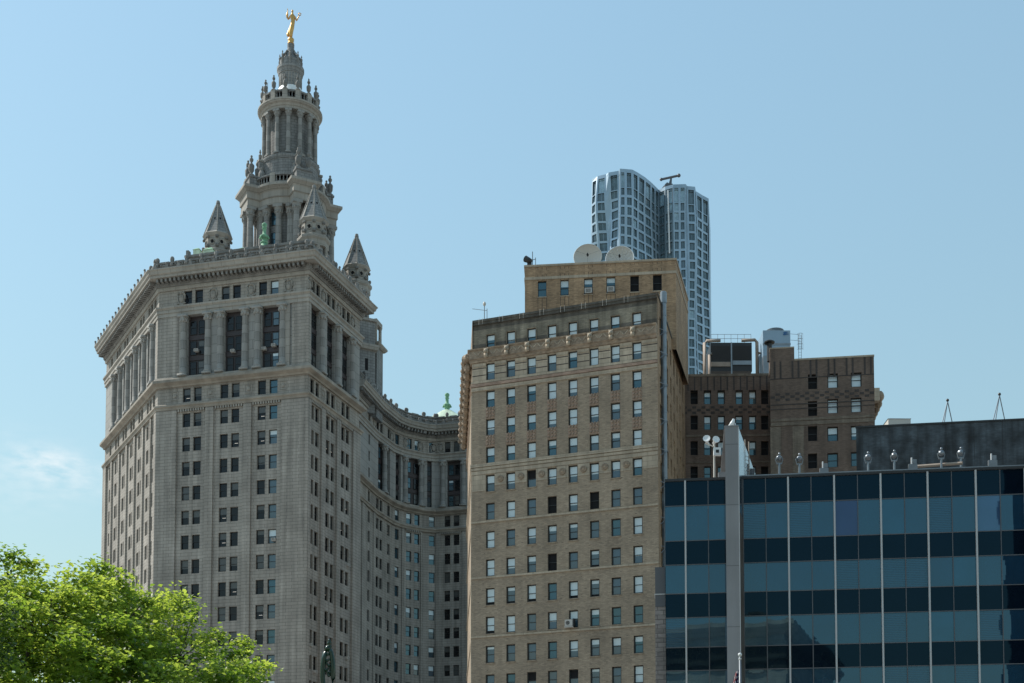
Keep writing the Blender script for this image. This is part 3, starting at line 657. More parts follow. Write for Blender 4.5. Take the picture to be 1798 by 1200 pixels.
# window air conditioners
acm = MB(); acm.box(-.34, .34, -.55, .1, 0, .42)
for j in range(5): acm.box(-.28, .28, -.56, -.55, .06+j*.07, .09+j*.07, 1)
ac_me = acm.mesh('air_conditioner', [m_ac, m_black])
def ac(me, F, s, z, o, label, group='window air conditioners on the grey stone building'):
    ob = bpy.data.objects.new('air_conditioner', me); SC.collection.objects.link(ob); ob.location = F.P(s, o, z); ob.rotation_euler = (0, 0, F.rot); return tag(ob, label, 'air conditioner', group)
for u, v, lb in ((344, 615, 'small air conditioner in the left dark bay of the grey stone front'), (408, 616, 'small air conditioner in the middle dark bay of the grey stone front'),
                 (463, 612, 'air conditioner, left one of two in the right dark bay of the stone front'), (480, 606, 'air conditioner under a bright blue pane in the right dark bay')):
    s, z = FRn.px(u, v); ac(ac_me, FRn, s, z-.2, -.42, lb)
for u, v, lb in ((481, 948, 'air conditioner in the right column of windows on the grey stone front'), (464, 1172, 'lowest air conditioner on the grey stone front, just above the tree')):
    s, z = FRn.px(u, v); ac(ac_me, FRn, s, z-.2, -.2, lb)
for u, v, lb in ((610, 993, 'air conditioner highest on the side face of the grey stone wing'), (544, 1133, 'air conditioner left of the green street lamp top, nearest the wing corner'), (608, 1156, 'air conditioner just right of the green street lamp top'), (552, 1180, 'lowest air conditioner left of the green street lamp top')):
    s, z = FRt.px(u, v); ac(ac_me, FRt, s, z-.2, -.15, lb)

# gilded figure on top
sx = 1/47.6                          # metres per enlarged photo pixel
stt = thing('statue', 'gilded statue of a draped woman with raised arms standing on the tower top', 'statue', (TC.x, TC.y, tz(78)))
k = MB(); zz = tz(78)
k.lathe(TC, [(.62, zz), (.66, zz+.15), (.45, zz+.35), (.62, zz+.7), (.62, zz+1.0), (.4, zz+1.25), (.1, zz+1.35)], 14, 0)
k.build('globe_base', [m_gold], stt, smooth=True)
def fp(x, y, d=0.0): return Vector((TC.x+(x-893)*sx, TC.y+d, tz(67)+(355-y)*.111/5.285*1.0))
def skin(name, pts, edges, mt, parent, sub=2):
    me = bpy.data.meshes.new(name); b = root_loc(parent)
    me.from_pydata([tuple(p-b) for p, r in pts], edges, []); o = bpy.data.objects.new(name, me); SC.collection.objects.link(o)
    o.parent = parent; md = o.modifiers.new('s', 'SKIN'); md.use_smooth_shade = True
    for v, (p, r) in zip(me.skin_vertices[0].data, pts): v.radius = (r, r*.85) if not isinstance(r, tuple) else r
    me.skin_vertices[0].data[0].use_root = True
    o.modifiers.new('u', 'SUBSURF').levels = sub; o.modifiers['u'].render_levels = sub
    dg = bpy.context.evaluated_depsgraph_get(); nm = bpy.data.meshes.new_from_object(o.evaluated_get(dg)); o.modifiers.clear(); o.data = nm; nm.name = name
    nm.materials.clear(); nm.materials.append(mt); return o
body = [(fp(910, 215), .5), (fp(912, 185), .46), (fp(908, 150), .54), (fp(905, 128), .38), (fp(905, 115), .15), (fp(905, 98, -.05), .27), (fp(906, 84, -.03), .24),
        (fp(902, 250), .55), (fp(893, 300), .52), (fp(893, 352), .36),
        (fp(884, 146), .24), (fp(864, 178), .17), (fp(856, 130, -.1), .13), (fp(862, 92, -.1), .1), (fp(858, 72, -.1), .08),
        (fp(930, 152), .2), (fp(944, 190), .15), (fp(963, 155, -.1), .12), (fp(971, 138, -.1), .09)]
ed = [(0, 1), (1, 2), (2, 3), (3, 4), (4, 5), (5, 6), (0, 7), (7, 8), (8, 9), (2, 10), (10, 11), (11, 12), (12, 13), (13, 14), (2, 15), (15, 16), (16, 17), (17, 18)]
skin('figure', body, ed, m_gold, stt)
skin('drapery', [(fp(888, 250, .15), .3), (fp(876, 290, .2), .36), (fp(864, 318, .15), .34), (fp(852, 326, .1), .24), (fp(874, 338, .1), .3)], [(0, 1), (1, 2), (2, 3), (2, 4)], m_gold, stt)
skin('cornucopia', [(fp(856, 170, -.15), .12), (fp(857, 140, -.15), .32), (fp(860, 110, -.15), .14)], [(0, 1), (1, 2)], m_gold, stt)
k = MB(); cc = fp(973, 128, -.1); k.tube([(cc.x+.25*math.cos(t*.524), cc.y, cc.z+.25*math.sin(t*.524)) for t in range(13)], .07, 6)
for t in range(5): k.ball((cc.x+.27*math.cos(t*1.257+1.57), cc.y, cc.z+.27*math.sin(t*1.257+1.57)), .1, 0, 6)
k.build('crown', [m_gold], stt, smooth=True)
# ------------------------------------------------------------------ the tan brick office building
pc = atY(1155, 700, 165); FB0 = Frame(pc, R(-20.19)); LB = 23.68
BL = FB0.P(-LB); FB = Frame(BL, to=pc)
BF = Vector((-6.55, 205)); FBl = Frame(BF, to=BL)
FBs = Frame(pc, R(76.5)); LS = 33.0; BR = FBs.P(LS)
FBs = Frame(pc, to=BR)
br = thing('brick_office_building', 'tan brick office building with cream bands, lion head frieze, setback penthouse and dark rear wing', 'building', (6, 180, 0))
BM = [m_brick, m_terra, m_pink, m_ridge, m_brick_m, m_brick_d, m_brick_r, m_hole, m_brick_b, m_stripe, m_brick_g]
cols = [2.42, 5.11, 7.81, 10.46, 13.13, 15.81, 18.47, 21.15]; WW, WH = 1.16, 2.12
tops = [73.5, 69.85, 66.36, 62.78, 59.25, 55.75, 52.22, 48.69, 45.18, 41.6, 38.05, 34.45, 30.9, 27.4]
r_ = random.Random(12)
vv = [(0, 0, 1), (0, 0, 5), (.5, 0, 1), (.45, 0, 5), (.98, 0, 1), (.55, 0, 5), (.3, 0, 1), (.75, 0, 5), (.98, 0, 5), (.5, 0, 1), (.62, 0, 5), (0, 0, 5), (.98, .35, 1), (.2, .25, 5), (0, 0, 1), (.15, 0, 5), (.3, 0, 5), (0, 0, 5)]
kit_b = Kit('window', WB, [sash(WW, WH, .135, b, op, r_, gm=g_) for b, op, g_ in vv], (WW, WH))
hb = sash(WW, WH, .09, 0, 0, r_, gm=5); hb.face([(-WW/2+.1, .04, WH*.5), (WW/2-.1, .04, WH*.5), (WW/2-.1, .04, WH-.1), (-WW/2+.1, .04, WH-.1)], 3); kit_bh = Kit('window', WB, [hb], (WW, WH))
kit_bo = Kit('window', WB, [sash(WW, WH, .05, 0, 0, r_, dark=True)], (WW, WH))
bspec = []; holes = []
dark = {(6, 3), (6, 5), (8, 3)}; half = {(5, 2), (12, 2), (12, 4)}
for i, c in enumerate(cols):
    for j, t in enumerate(tops):
        holes.append((c-WW/2, c+WW/2, t-WH, t))
        kk = r_.choice((0, 1, 1, 3, 5, 6, 10, 11, 11, 13, 14, 15, 16, 16, 17, 12, 4)) if j > 5 else r_.choice((2, 3, 5, 7, 9, 10, 4, 16, 6))
        if (j, i) in dark: bspec.append((FB, c, t-WH, -.26, kit_bo, 0))
        elif (j, i) in half: bspec.append((FB, c, t-WH, -.26, kit_bh, 0))
        else: bspec.append((FB, c, t-WH, -.26, kit_b, kk))
w = MB()
w.wall(FB, 0, LB, 0, 66.4, holes, .26, 0); w.wall(FB, 0, LB, 66.4, 71.65, holes, .26, 1)
# upper stage, slightly set back
FA = Frame(FB.P(0, -.25), to=FB.P(LB, -.25))
ah = [h for h in holes if h[3] > 72]
w.wall(FA, 0, LB, 71.65, 72.5, ah, .26, 5); w.wall(FA, 0, LB, 72.5, 74.3, ah, .26, 4); w.wall(FA, 0, LB, 74.3, 75.6, ah, .26, 5)
side_c = [2.6+3.35*k for k in range(9)]; sh = []
kit_bs = Kit('window', WB, [sash(1.3, 2.12, .085, b, 0, r_) for b in (0, 0, .5, .3, .9)], (1.3, 2.12))
for c in side_c:
    for t in tops:
        sh.append((c-.65, c+.65, t-WH, t)); bspec.append((FBs, c, t-WH, -.26, kit_bs, r_.randrange(5)))
w.wall(FBs, 0, LS, 0, 75.6, sh, .26, 6)
w.wall(FBl, 0, FBl.L, 0, 75.6, [], .2, 0)
bk = Frame(BR, to=BF); w.wall(bk, 0, bk.L, 0, 75.6, [], .2, 8)
for a, b in ((FBl, 1),): w.fbox(FBl, FBl.L-1.6, FBl.L-.02, 0, 66, -.1, .12, 1)
w.face([BL.to_2d().to_3d()+Vector((0, 0, 74.9)), Vector((pc.x, pc.y, 74.9)), Vector((BR.x, BR.y, 74.9)), Vector((BF.x, BF.y, 74.9))], 5)
for s in (-0.0,):                                        # parapet thickness
    w.sweep([BF, FA.P(.02), FA.P(LB-.02), BR], [(.012, 75.3), (.1, 75.35), (.1, 75.62), (-.5, 75.62), (-.5, 74.9)], 5)
w.build('wall', BM, br)
k = MB(); crn = [FBl.P(0), FBl.P(FBl.L), FB.P(LB), FBs.P(.5)]
k.sweep([FBl.P(0), FBl.P(FBl.L), FB.P(LB-.02)], [(.0, 69.95), (.2, 70.0), (.28, 70.3), (.42, 70.45), (.42, 71.42), (.55, 71.5), (.6, 71.66), (-.3, 71.7)], 3)
n = 44
for j in range(n):                                       # zigzag relief
    s = .3+(LB-.6)*(j+.5)/n; d = .24 if j % 2 else -.24
    a = [FB.P(s-.22, .425, 70.95-d), FB.P(s+.22, .425, 70.95+d), FB.P(s+.22, .47, 70.95+d), FB.P(s-.22, .47, 70.95-d)]
    k.hexa(a, [p+Vector((0, 0, .16)) for p in a], 1)
k.build('frieze', BM, br)
lm0 = MB(); lm = lm0; lm.ball((0, -.1, 0), .26, 0, 8, (1, 1.1, 1.15)); lm.ball((0, -.42, -.1), .14, 0, 6); lm.ball((-.17, -.12, .24), .1, 0, 6); lm.ball((.17, -.12, .24), .1, 0, 6); lm.box(-.16, .16, -.3, .15, -.62, -.25)
lm = MB().add(lm0, Matrix.Scale(1.25, 4)); lme = lm.mesh('lion_head', [m_terra], smooth=True)
for c in cols: place(lme, 'lion_head', br, FB.P(c-.35, .45, 71.15), FB.rot)
k = MB()
for j in range(13):
    s = FBl.L-1.2-2.45*j
    k.ball(FBl.P(s, .75, 71.0), .62, 0, 7, (1, .8, 1.05)); k.ball(FBl.P(s, 1.1, 70.5), .34, 0, 6); k.ball(FBl.P(s, .55, 69.9), .5, 0, 6, (1, 1, 1.3)); k.ball(FBl.P(s+.9, .6, 70.9), .5, 0, 6)
k.build('side_ornament', [m_ridge], br)
k = MB()
def band(z0, z1, o, m): k.sweep([FBl.P(0), FBl.P(FBl.L), FB.P(LB-.01)], [(-.1, z0), (o, z0+.03), (o, z1-.02), (-.1, z1)], m)
band(66.42, 66.9, .12, 1); band(66.93, 67.32, .2, 2); band(67.35, 67.68, .14, 1)
band(56.75, 57.2, .22, 1); band(56.35, 56.73, .14, 1); band(55.84, 56.33, .08, 1)
for z in (49.88, 42.93, 35.6): band(z-.14, z+.13, .12, 1)
k.build('string_course', BM, br)
edges = [0]+[x for c in cols for x in (c-WW/2, c+WW/2)]+[LB]
for i in range(0, len(edges), 2):
    a, b = edges[i]+.012, edges[i+1]-.012; k = MB()
    k.fbox(FB, a, b, 54.35 if 0 < i else 53.8, 55.83, -.1, .045, 1); k.build('terracotta_slab', BM, br); k = MB()
    for z in (68.35, 69.25): k.fbox(FB, a, b, z, z+.1, -.05, .02, 9)
    k.fbox(FB, a, b, 68.3, 69.6, -.07, -.04, 9); k.fbox(FB, a, b, 69.5, 69.93, -.05, .08, 1); k.build('pier_banding', BM, br)
sm = MB(); sm.box(-WW/2-.08, WW/2+.08, -.085, .2, -.13, -.01); sme = sm.mesh('window_sill', [m_brick])
for c in cols:
    for t in tops[5:]: place(sme, 'window_sill', br, FB.P(c, 0, t-WH), FB.rot)
tp = MB(); tp.box(-WW/2, WW/2, -.03, .1, 0, 1.38, 0)
for q in range(3):
    for p in range(3):
        x, z = -WW/2+.2+p*.38, .24+q*.45
        tp.ball((x, -.04, z), .13, 1, 6); tp.tube([(x+.1, -.04, z+.05), (x+.19, -.05, z+.22), (x+.06, -.04, z+.33)], .045, 5, 1)
tpm = tp.mesh('terracotta_panel', [m_pink, m_ridge])
for c in cols:
    for z0 in (62.82, 59.3): place(tpm, 'terracotta_panel', br, FB.P(c, 0, z0), FB.rot)
md = MB(); md.lathe((0, 0), [(.42, 0), (.42, .1), (.3, .16), (.2, .06), (.12, .2), (.01, .22)], 14); mdv = MB()
for p in md.v: mdv.v.append(Vector((p.x, -p.z, p.y)))
mdv.f = md.f; mdv.m = md.m; mme = mdv.mesh('medallion', [m_ridge], smooth=True)
for a, b in zip(cols, cols[1:]): place(mme, 'medallion', br, FB.P((a+b)/2, .045, 55.1), FB.rot)
k = MB()
for c in cols:                                           # pale hooks and drips over the parapet
    for d in (-.28, .2): k = MB(); k.tube([FA.P(c+d-1.3, -.1, 75.8), FA.P(c+d-1.3, .11, 75.75), FA.P(c+d-1.3, .12, 74.9)], .014, 4); k.build('parapet_hook', [m_dish], br)
# penthouse storey
U0, U1, U2 = Vector((1.67, 180.4)), Vector((21.1, 178.35)), Vector((24.15, 190.6)); U3 = Vector((2.2, 193))
FP = Frame(U0, to=U1); FPs = Frame(U1, to=U2); FPl = Frame(U3, to=U0); FPb = Frame(U2, to=U3)
ph = []; zt = 86.0
for i, (a, b) in enumerate(((944.4, 959.5), (983.8, 998.5), (1025.6, 1040.6), (1064.7, 1080.3), (1106.7, 1121.9), (1146.4, 1162))):
    s0, s1 = FP.s(a, 505), FP.s(b, 505); z1 = FP.px((a+b)/2, (493.6, 491.4, 489, 486.6, 484.6, 482.6)[i])[1]; z0 = z1-2.12
    ph.append((s0, s1, z0, z1)); kw = Kit('window', WB, [sash(s1-s0, 2.12, .06, (0, .4, .3, .3, 0, 0)[i], (0, .25, 0, 0, 0, 0)[i], r_, dark=i > 3)], (s1-s0, 2.12))
    bspec.append((FP, (s0+s1)/2, z0, -.26, kw, 0))
w = MB(); w.wall(FP, 0, FP.L, 74, zt, ph, .26, 6)
for F in (FPs, FPl, FPb): w.wall(F, 0, F.L, 74, zt, [], .2, 6)
w.face([(p.x, p.y, zt-.6) for p in (U0, U1, U2, U3)], 5)
for s0, s1, z0, z1 in ph:                                # dark soldier-course stripes above and below the windows
    for s in (s0-.02, (s0+s1)/2-.02, s1-.02):
        w.fbox(FP, s, s+.05, z1+.05, z1+.85, -.05, .008, 9); w.fbox(FP, s, s+.05, z1+1.45, zt-.35, -.05, .008, 9); w.fbox(FP, s, s+.05, z0-2.6, z0-.15, -.05, .008, 9)
    w.fbox(FP, s0-.06, s1+.06, z0-.14, z0-.01, -.1, .08, 1)
w.build('penthouse_wall', BM, br)
k = MB(); pl = [U3, U0, U1, U2]; zb = FP.px(1060, 482.5-5+9)[1]
zb = (FP.px(925, 491)[1]+FP.px(1184, 477)[1])/2
k.sweep(pl, [(-.1, zb-.2), (.07, zb-.18), (.07, zb+.18), (-.1, zb+.2)], 1)
k.sweep(pl, [(-.4, zt-.28), (.1, zt-.26), (.12, zt), (-.4, zt+.02)], 1)
k.build('coping', BM, br)
# flue up the right-hand corner
k = MB(); p = atY(1166, 700, 168.2)
k.lathe((p.x, p.y), [(.35, 30), (.35, 75.6), (.41, 75.6), (.41, 76.9), (.32, 77.0), (.32, 76.7)], 14, 0)
for z in range(34, 76, 4): k.lathe((p.x, p.y), [(.38, z), (.38, z+.12)], 14, 0)
k.build('flue_pipe', [m_tin], br, smooth=False)
for z in (71.9, 69.1, 65.3, 60.9, 57.2, 53.2, 48.9, 45.4, 41.9):
    k = MB(); k.tube([(17.55, p.y-1.5, z), (p.x+.4, p.y-.42, z), (p.x+.4, p.y+.3, z)], .04, 5); k.tube([(17.55, p.y-1.5, z-1.0), (p.x+.1, p.y-.45, z-.05)], .035, 5); k.tube([(17.5, p.y-.2, z), (p.x-.3, p.y, z)], .05, 5)
    k.build('pipe_bracket', [m_tin], br)
# rear wing seen across the court
wl = atY(1190, 657, 193); FW = Frame(wl, R(-2)); LW = FW.s(1353, 700); FW = Frame(wl, to=FW.P(LW))
el = atY(1352.6, 700, 185); FE0 = Frame(el, R(-8)); LE = FE0.s(1535.5, 700); FE = Frame(el, to=FE0.P(LE)); LE = FE.L
zW = FW.px(1280, 657.3)[1]; zE = FE.px(1500, 625.6)[1]
hw = []; 
kit_w = Kit('window', WB, [sash(1.0, 1.98, .12, b, 0, r_) for b in (0, .4, 0, .55, .2)], (1.0, 1.98)); kit_wd = Kit('window', WB, [sash(1.0, 1.98, .05, 0, 0, r_, dark=True)], (1.0, 1.98))
for i, u in enumerate((1219, 1242.4, 1266.5, 1298, 1321.5, 1343)):
    for j, v in enumerate((710, 754.7, 799.5, 844, 889)):
        s, z = FW.px(u, v); hw.append((s-.5, s+.5, z, z+1.98)); bspec.append((FW, s, z, -.3, kit_w if 0 < i < 5 else kit_wd, r_.randrange(5) if 0 < i < 5 else 0))
w = MB(); w.wall(FW, 0, LW, 0, zW, hw, .3, 8)
he = []
kit_e = Kit('window', WB, [sash(1.38, 1.92, .13, b, 0, r_) for b in (.98, .98, .5, .7, 0)], (1.38, 1.92)); kit_ed = Kit('window', WB, [sash(1.18, 2.0, .05, 0, 0, r_, dark=True)], (1.18, 2.0))
for i, u in enumerate((1462.4, 1503.7)):
    for j, v in enumerate((681.3, 725.9, 774.7, 820.8)):
        s, z = FE.px(u, v-(u-1462)*.045); he.append((s-.69, s+.69, z, z+1.92)); bspec.append((FE, s, z, -.3, kit_e, (0 if j < 2 else r_.randrange(2, 5))))
for v in (683.5, 730.7, 774.7, 822.7):
    s, z = FE.px(1427, v); he.append((s-.59, s+.59, z, z+2.0)); bspec.append((FE, s, z, -.35, kit_ed, 0))
    for a, b in ((s-.85, s-.6), (s+.6, s+.85)): w.fbox(FE, a, b, z-.1, z+2.2, -.1, .03, 8)
w.wall(FE, 0, LE, 0, zE, he, .3, 8)
FEl = Frame(FW.P(LW-.02, -.1), to=FE.P(0)); w.wall(FEl, 0, FEl.L, 0, zE, [], .2, 8)
ER = Vector((FE.P(LE).x+2.5, FE.P(LE).y+26)); FEr = Frame(FE.P(LE), to=ER); w.wall(FEr, 0, FEr.L, 0, zE, [], .2, 8)
EB = Vector((wl.x+1.0, ER.y+2)); FEb = Frame(ER, to=EB); w.wall(FEb, 0, FEb.L, 0, zE-1.2, [], .2, 8)
FWl = Frame(EB, to=FW.P(0)); w.wall(FWl, 0, FWl.L, 0, zE-1.2, [], .2, 8)
w.face([(q[0], q[1], zE-1.3) for q in (FW.P(0), FW.P(LW), FE.P(0), FE.P(LE), ER, EB)], 5)
s1 = FE.s(1394.7, 625); w.fbox(FE, .02, s1, zE-.8, FE.px(1374, 612)[1], -4, -.004, 8)
w.build('rear_wing_wall', BM, br)
k = MB()
for j in range(14): s = .5+j*(LW-1)/13; k.fbox(FW, s-.1, s+.1, zW-2.3, zW-.35, -.1, .03, 9)
for j in range(17):
    s = .6+j*(LE-1.0)/16
    if j % 3 != 2: k.fbox(FE, s-.12, s+.12, zE-2.6, zE-.2, -.1, .03, 9)
def checker(F, L, z0, z1):
    n = int(L/.62); h = (z1-z0)/3
    for q in range(3):
        for j in range(n):
            if (j+q) % 2: s = (j+.5)*L/n; k.fbox(F, s-.27, s+.27, z0+q*h+.03, z0+(q+1)*h-.03, -.1, .035, 9)
zc_ = FW.px(1280, 727)[1]; checker(FW, LW, zc_, zc_+1.15); ze_ = FE.px(1450, 701)[1]; checker(FE, LE, ze_, ze_+1.1)
k.fbox(FW, .02, LW-.05, zW-.3, zW+.04, -.3, .06, 10); k.fbox(FE, s1+.02, LE+.05, zE-.2, zE+.05, -.3, .06, 1); k.fbox(FE, -.03, s1, FE.px(1374, 612)[1]-.02, FE.px(1374, 612)[1]+.15, -4.1, .05, 1)
for v, h in ((662, .12), (708, .15), (716, .12), (735, .35), (742, .5)): z = FE.px(1440, v)[1]; k.fbox(FE, .02, LE, z-h/2, z+h/2, -.1, .07 if h > .3 else .035, 10 if h > .3 else 9)
for v, h in ((765, .3), (812, .2)): z = FW.px(1280, v)[1]; k.fbox(FW, .02, LW-.1, z-h/2, z+h/2, -.1, .07, 10)
zl = FE.px(1372, 750)[1]; k.fbox(FE, FE.s(1353), FE.s(1372), 30, zl, -.1, .05, 10); k.fbox(FE, FE.s(1392), FE.s(1412), 30, zl, -.1, .05, 10); k.fbox(FE, FE.s(1372.5), FE.s(1391.5), 30, zl-.05, -.1, .02, 8)
k.build('brick_pattern', BM, br)
k = MB(); zo = FE.px(1535, 680)[1]
k.fbox(FEr, .02, 14, zo-1.8, zo-.1, -.1, .7, 1)
for j in range(8): k.ball(FEr.P(.7+1.7*j, .8, zo-1.0), .6, 3, 7, (1, 1, 1.2)); k.ball(FEr.P(1.5+1.7*j, .75, zo-1.7), .5, 3, 6, (1, 1, 1.3))
k.build('side_ornament', BM, br)
finish_windows(br, 'window', bspec)
# things on and in the brick building
for i, lb in ((2, 'window air conditioner in the third penthouse window of the tan brick building'), (3, 'window air conditioner in the fourth penthouse window of the tan brick building')):
    s0, s1, z0, z1 = ph[i]; a = MB(); a.box(-.42, .42, -.4, .2, 0, .62); a.box(-.46, .46, -.42, -.4, -.02, .66, 0)
    for j in range(6): a.box(-.33, .33, -.426, -.42, .08+j*.08, .12+j*.08, 1)
    ac(a.mesh('air_conditioner', [m_ac, m_black]), FP, (s0+s1)/2, z0+.06, -.06, lb, 'air conditioners in the penthouse windows')
a = MB(); a.box(-.55, .42, -.62, .1, 0, .78); 
a.face([(-.18+.27*math.cos(t*.524), -.626, .39+.27*math.sin(t*.524)) for t in range(12)], 1)
for j in range(3): a.tube([(-.18+(.1+.08*j)*math.cos(t*.524), -.635, .39+(.1+.08*j)*math.sin(t*.524)) for t in range(13)], .012, 4, 0)
a.box(-.6, .46, -.66, -.1, -.16, -.04); a.box(.43, .6, -.5, 0, 0, .9, 1)
tag(a.build('air_conditioner', [m_ac, m_black], loc=(0, 0, 0)), 'large boxed air conditioner with round fan outside a low tan brick window', 'air conditioner')
o = bpy.data.objects['air_conditioner'] if False else SC.collection.objects[-1]; s, z = FB.px(1002, 1101); o.location = FB.P(s, 0, z); o.rotation_euler = (0, 0, FB.rot)
def dish(name, u, vtop, rpx, y, yaw, tilt, label, ribs):
    F_ = y*CP+80*SP; rad = rpx*F_/FPX; c = atY(u, vtop+rpx*.98, y); t = thing(name, label, 'satellite dish', (c.x, c.y, zt-.6), 'satellite dishes on the penthouse roof')
    Rm = Matrix.Translation(c) @ Matrix.Rotation(yaw, 4, 'Z') @ Matrix.Rotation(math.pi/2-tilt, 4, 'X')
    k = MB(); n = 28; pr = [(rad*q/7, .42*rad*(q/7)**2) for q in range(8)]; i = 0
    pr2 = pr + [(rad*1.02, .42*rad), (rad*1.02, .42*rad-.06)] + [(rad*q/7, .42*rad*(q/7)**2-.07) for q in range(7, -1, -1)]
    k.lathe((0, 0), pr2, n, 0); g = MB().add(k, Rm); g.build('reflector', [m_dish], t, smooth=False)
    k = MB()
    if ribs:
        for j in range(14):
            a = 2*math.pi*j/14; k.tube([(rad*q/7*math.cos(a), rad*q/7*math.sin(a), .42*rad*(q/7)**2+.03) for q in range(1, 8)], .025, 4)
    k.tube([(rad*1.0*math.cos(j*math.pi/16), rad*1.0*math.sin(j*math.pi/16), .42*rad) for j in range(33)], .05, 5)
    MB().add(k, Rm).build('rim', [m_steelw if ribs else m_dish], t)
    k = MB(); fz = .62*rad
    for a in (.5, 2.6, 4.7): k.tube([(rad*.95*math.cos(a), rad*.95*math.sin(a), .4*rad), (0, 0, fz)], .011, 4)
    k.lathe((0, 0), [(.13, fz-.2), (.15, fz+.1), (.07, fz+.35)], 8); MB().add(k, Rm).build('feed_horn', [m_black], t)
    k = MB(); k.tube([(c.x, c.y+.5, zt-.6), (c.x, c.y+.5, c.z-.1), (c.x, c.y+.1, c.z)], .14, 8); k.build('mount', [m_tin], t)
dish('satellite_dish', 1032.5, 433, 24.5, 184, R(-6), R(9), 'smooth pale round satellite dish, the left one on the penthouse roof', False)
dish('satellite_dish', 1089, 436, 24.5, 185.5, R(-9), R(13), 'ribbed satellite dish with bright white rim, the right one on the penthouse roof', True)
def mk(name, label, cat, parts, loc, group=None):
    t = thing(name, label, cat, loc, group)
    for nm, mb, mt, sm in parts: mb.build(nm, mt, t, sm)
    return t
p = atY(927, 458, 181); k = MB(); k2 = MB(); k3 = MB()
k.tube([(p.x-.35, p.y, p.z+.25), (p.x+.1, p.y-.2, p.z-.05), (p.x+.5, p.y-.3, p.z-.2)], [.42, .36, .2], 10); k2.tube([(p.x+.6, p.y, zt-.3), (p.x+.6, p.y, p.z+1.2)], .05, 6)
k2.tube([(p.x+.3, p.y, p.z), (p.x+1.0, p.y, p.z+.2)], .04, 5); k2.tube([(p.x+1.0, p.y, zt-.3), (p.x+1.0, p.y, p.z+.4)], .04, 5); k3.box(p.x-.1, p.x+.5, p.y-.2, p.y+.3, zt-.01, p.z-.1)
mk('rooftop_antenna', 'dark drum and short mast on the left corner of the penthouse roof', 'antenna', [('drum', k, m_black, False), ('mast', k2, m_black, False), ('base', k3, m_black, False)], (p.x, p.y, zt))
p = atY(852, 534, 171); k = MB(); k2 = MB(); k.ball((p.x-.1, p.y, p.z), .24, 0, 8, (.8, .8, 1.2)); k2.tube([(p.x-.1, p.y, 74.9), (p.x-.1, p.y, p.z)], .05, 5); k2.tube([(p.x+.22, p.y, 74.9), (p.x+.22, p.y, p.z-.6)], .04, 5)
k2.tube([(p.x-1.6, p.y-.3, 76.0), (p.x+.2, p.y, 75.9)], .03, 4)
mk('rooftop_antenna', 'thin twin mast with pale round head at the left end of the brick parapet', 'antenna', [('head', k, m_dish, True), ('mast', k2, m_tin, False)], (p.x, p.y, 74.9))
# black two-cell cooling tower on the rear wing
def bxp(k, u0, u1, v0, v1, y, d, m=0):
    a = atY(u0, v1, y); b = atY(u1, v0, y); k.box(a.x, b.x, y, y+d, a.z, b.z, m); return a, b
y = 199.0; zr = zE-1.3; t = thing('cooling_tower', 'black louvred two-cell cooling tower with top railing and rusty side pipes', 'cooling tower', (atY(1284, 650, y).x, y, zr))
k = MB(); a, b = bxp(k, 1248, 1320, 602, 652, y, 5, 0); k.build('casing', [m_black], t)
k = MB()
for j in range(18):
    z = a.z+1.6+j*(b.z-a.z-2.0)/18; k.box(a.x+.1, b.x-.1, y-.05, y-.002, z, z+.06, 0)
k.build('louvre', [M('louvre_black', (.035, .033, .033), rough=.6)], t)
k = MB(); c_ = atY(1284, 600, y).x; k.box(c_-.1, c_+.1, y-.1, y-.003, zr, b.z, 0); k.box(a.x+.05, c_-.15, y-.12, y-.006, a.z+.65, a.z+1.3, 1); k.box(c_+.15, b.x-.05, y-.12, y-.006, a.z+.9, a.z+1.5, 0); k.build('tray', [m_tin, m_pipe], t)
k = MB(); zt2 = atY(1284, 587, y).z
for x in [a.x+.1+(b.x-a.x-.2)*j/6 for j in range(7)]: k.tube([(x, y+.1, b.z), (x, y+.1, zt2)], .03, 4)
for z in (zt2, (zt2+b.z)/2): k.tube([(a.x+.1, y+.1, z), (b.x-.1, y+.1, z)], .03, 4)
k.build('railing', [m_tin], t)
k = MB(); xl = atY(1238, 600, y).x; zt3 = atY(1240, 599, y).z
k.tube([(xl-.1, y, zr), (xl-.1, y, zt3-.3), (xl+.2, y, zt3), (xl+2.2, y, zt3+.05)], .24, 8); k.tube([(xl+.5, y-.3, zr), (xl+.5, y-.3, zt3-2.2), (xl+.9, y-.3, zt3-2.0)], .22, 8)
xr = atY(1329, 600, y).x; k.tube([(xr-2.2, y, zt3+.05), (xr-.3, y, zt3+.15), (xr, y, zt3-.2), (xr, y, zr)], .24, 8); k.tube([(xr+.7, y, zr), (xr+.7, y, zt3-1.8), (xr+.2, y, zt3-1.8)], .2, 8)
k.build('pipe', [m_pipe], t, smooth=True)
y = 197.0; t = thing('cooling_tower', 'blue-grey metal cooling tower with round fan stack and caged ladder', 'cooling tower', (atY(1364, 620, y).x, y, zr))
k = MB(); a, b = bxp(k, 1340, 1387.5, 580.5, 625, y, 4.2, 0); k.box(a.x-.04, b.x+.04, y-.06, y-.003, a.z+(b.z-a.z)*.42, a.z+(b.z-a.z)*.5, 1); k.box(a.x, b.x, y-.05, y+4, zr, a.z, 1); k.build('casing', [M('blue_grey_panel', (.27, .38, .48), rough=.45, var=.08), m_tin], t)
k = MB(); cx, cy = (a.x+b.x)/2+.15, y+2.1; zf = atY(1365, 571, y).z; k.lathe((cx, cy), [(1.25, b.z), (1.2, zf-.1), (1.28, zf), (1.1, zf), (1.05, b.z+.1)], 24)
for j in range(4): z = b.z+.15+j*(zf-b.z-.1)/4; k.lathe((cx, cy), [(1.24, z), (1.3, z+.03), (1.3, z+.09), (1.24, z+.12)], 24)
k.build('fan_stack', [m_tin], t)
k = MB(); bm_ = MB(); p = atY(1380, 586.5, y)
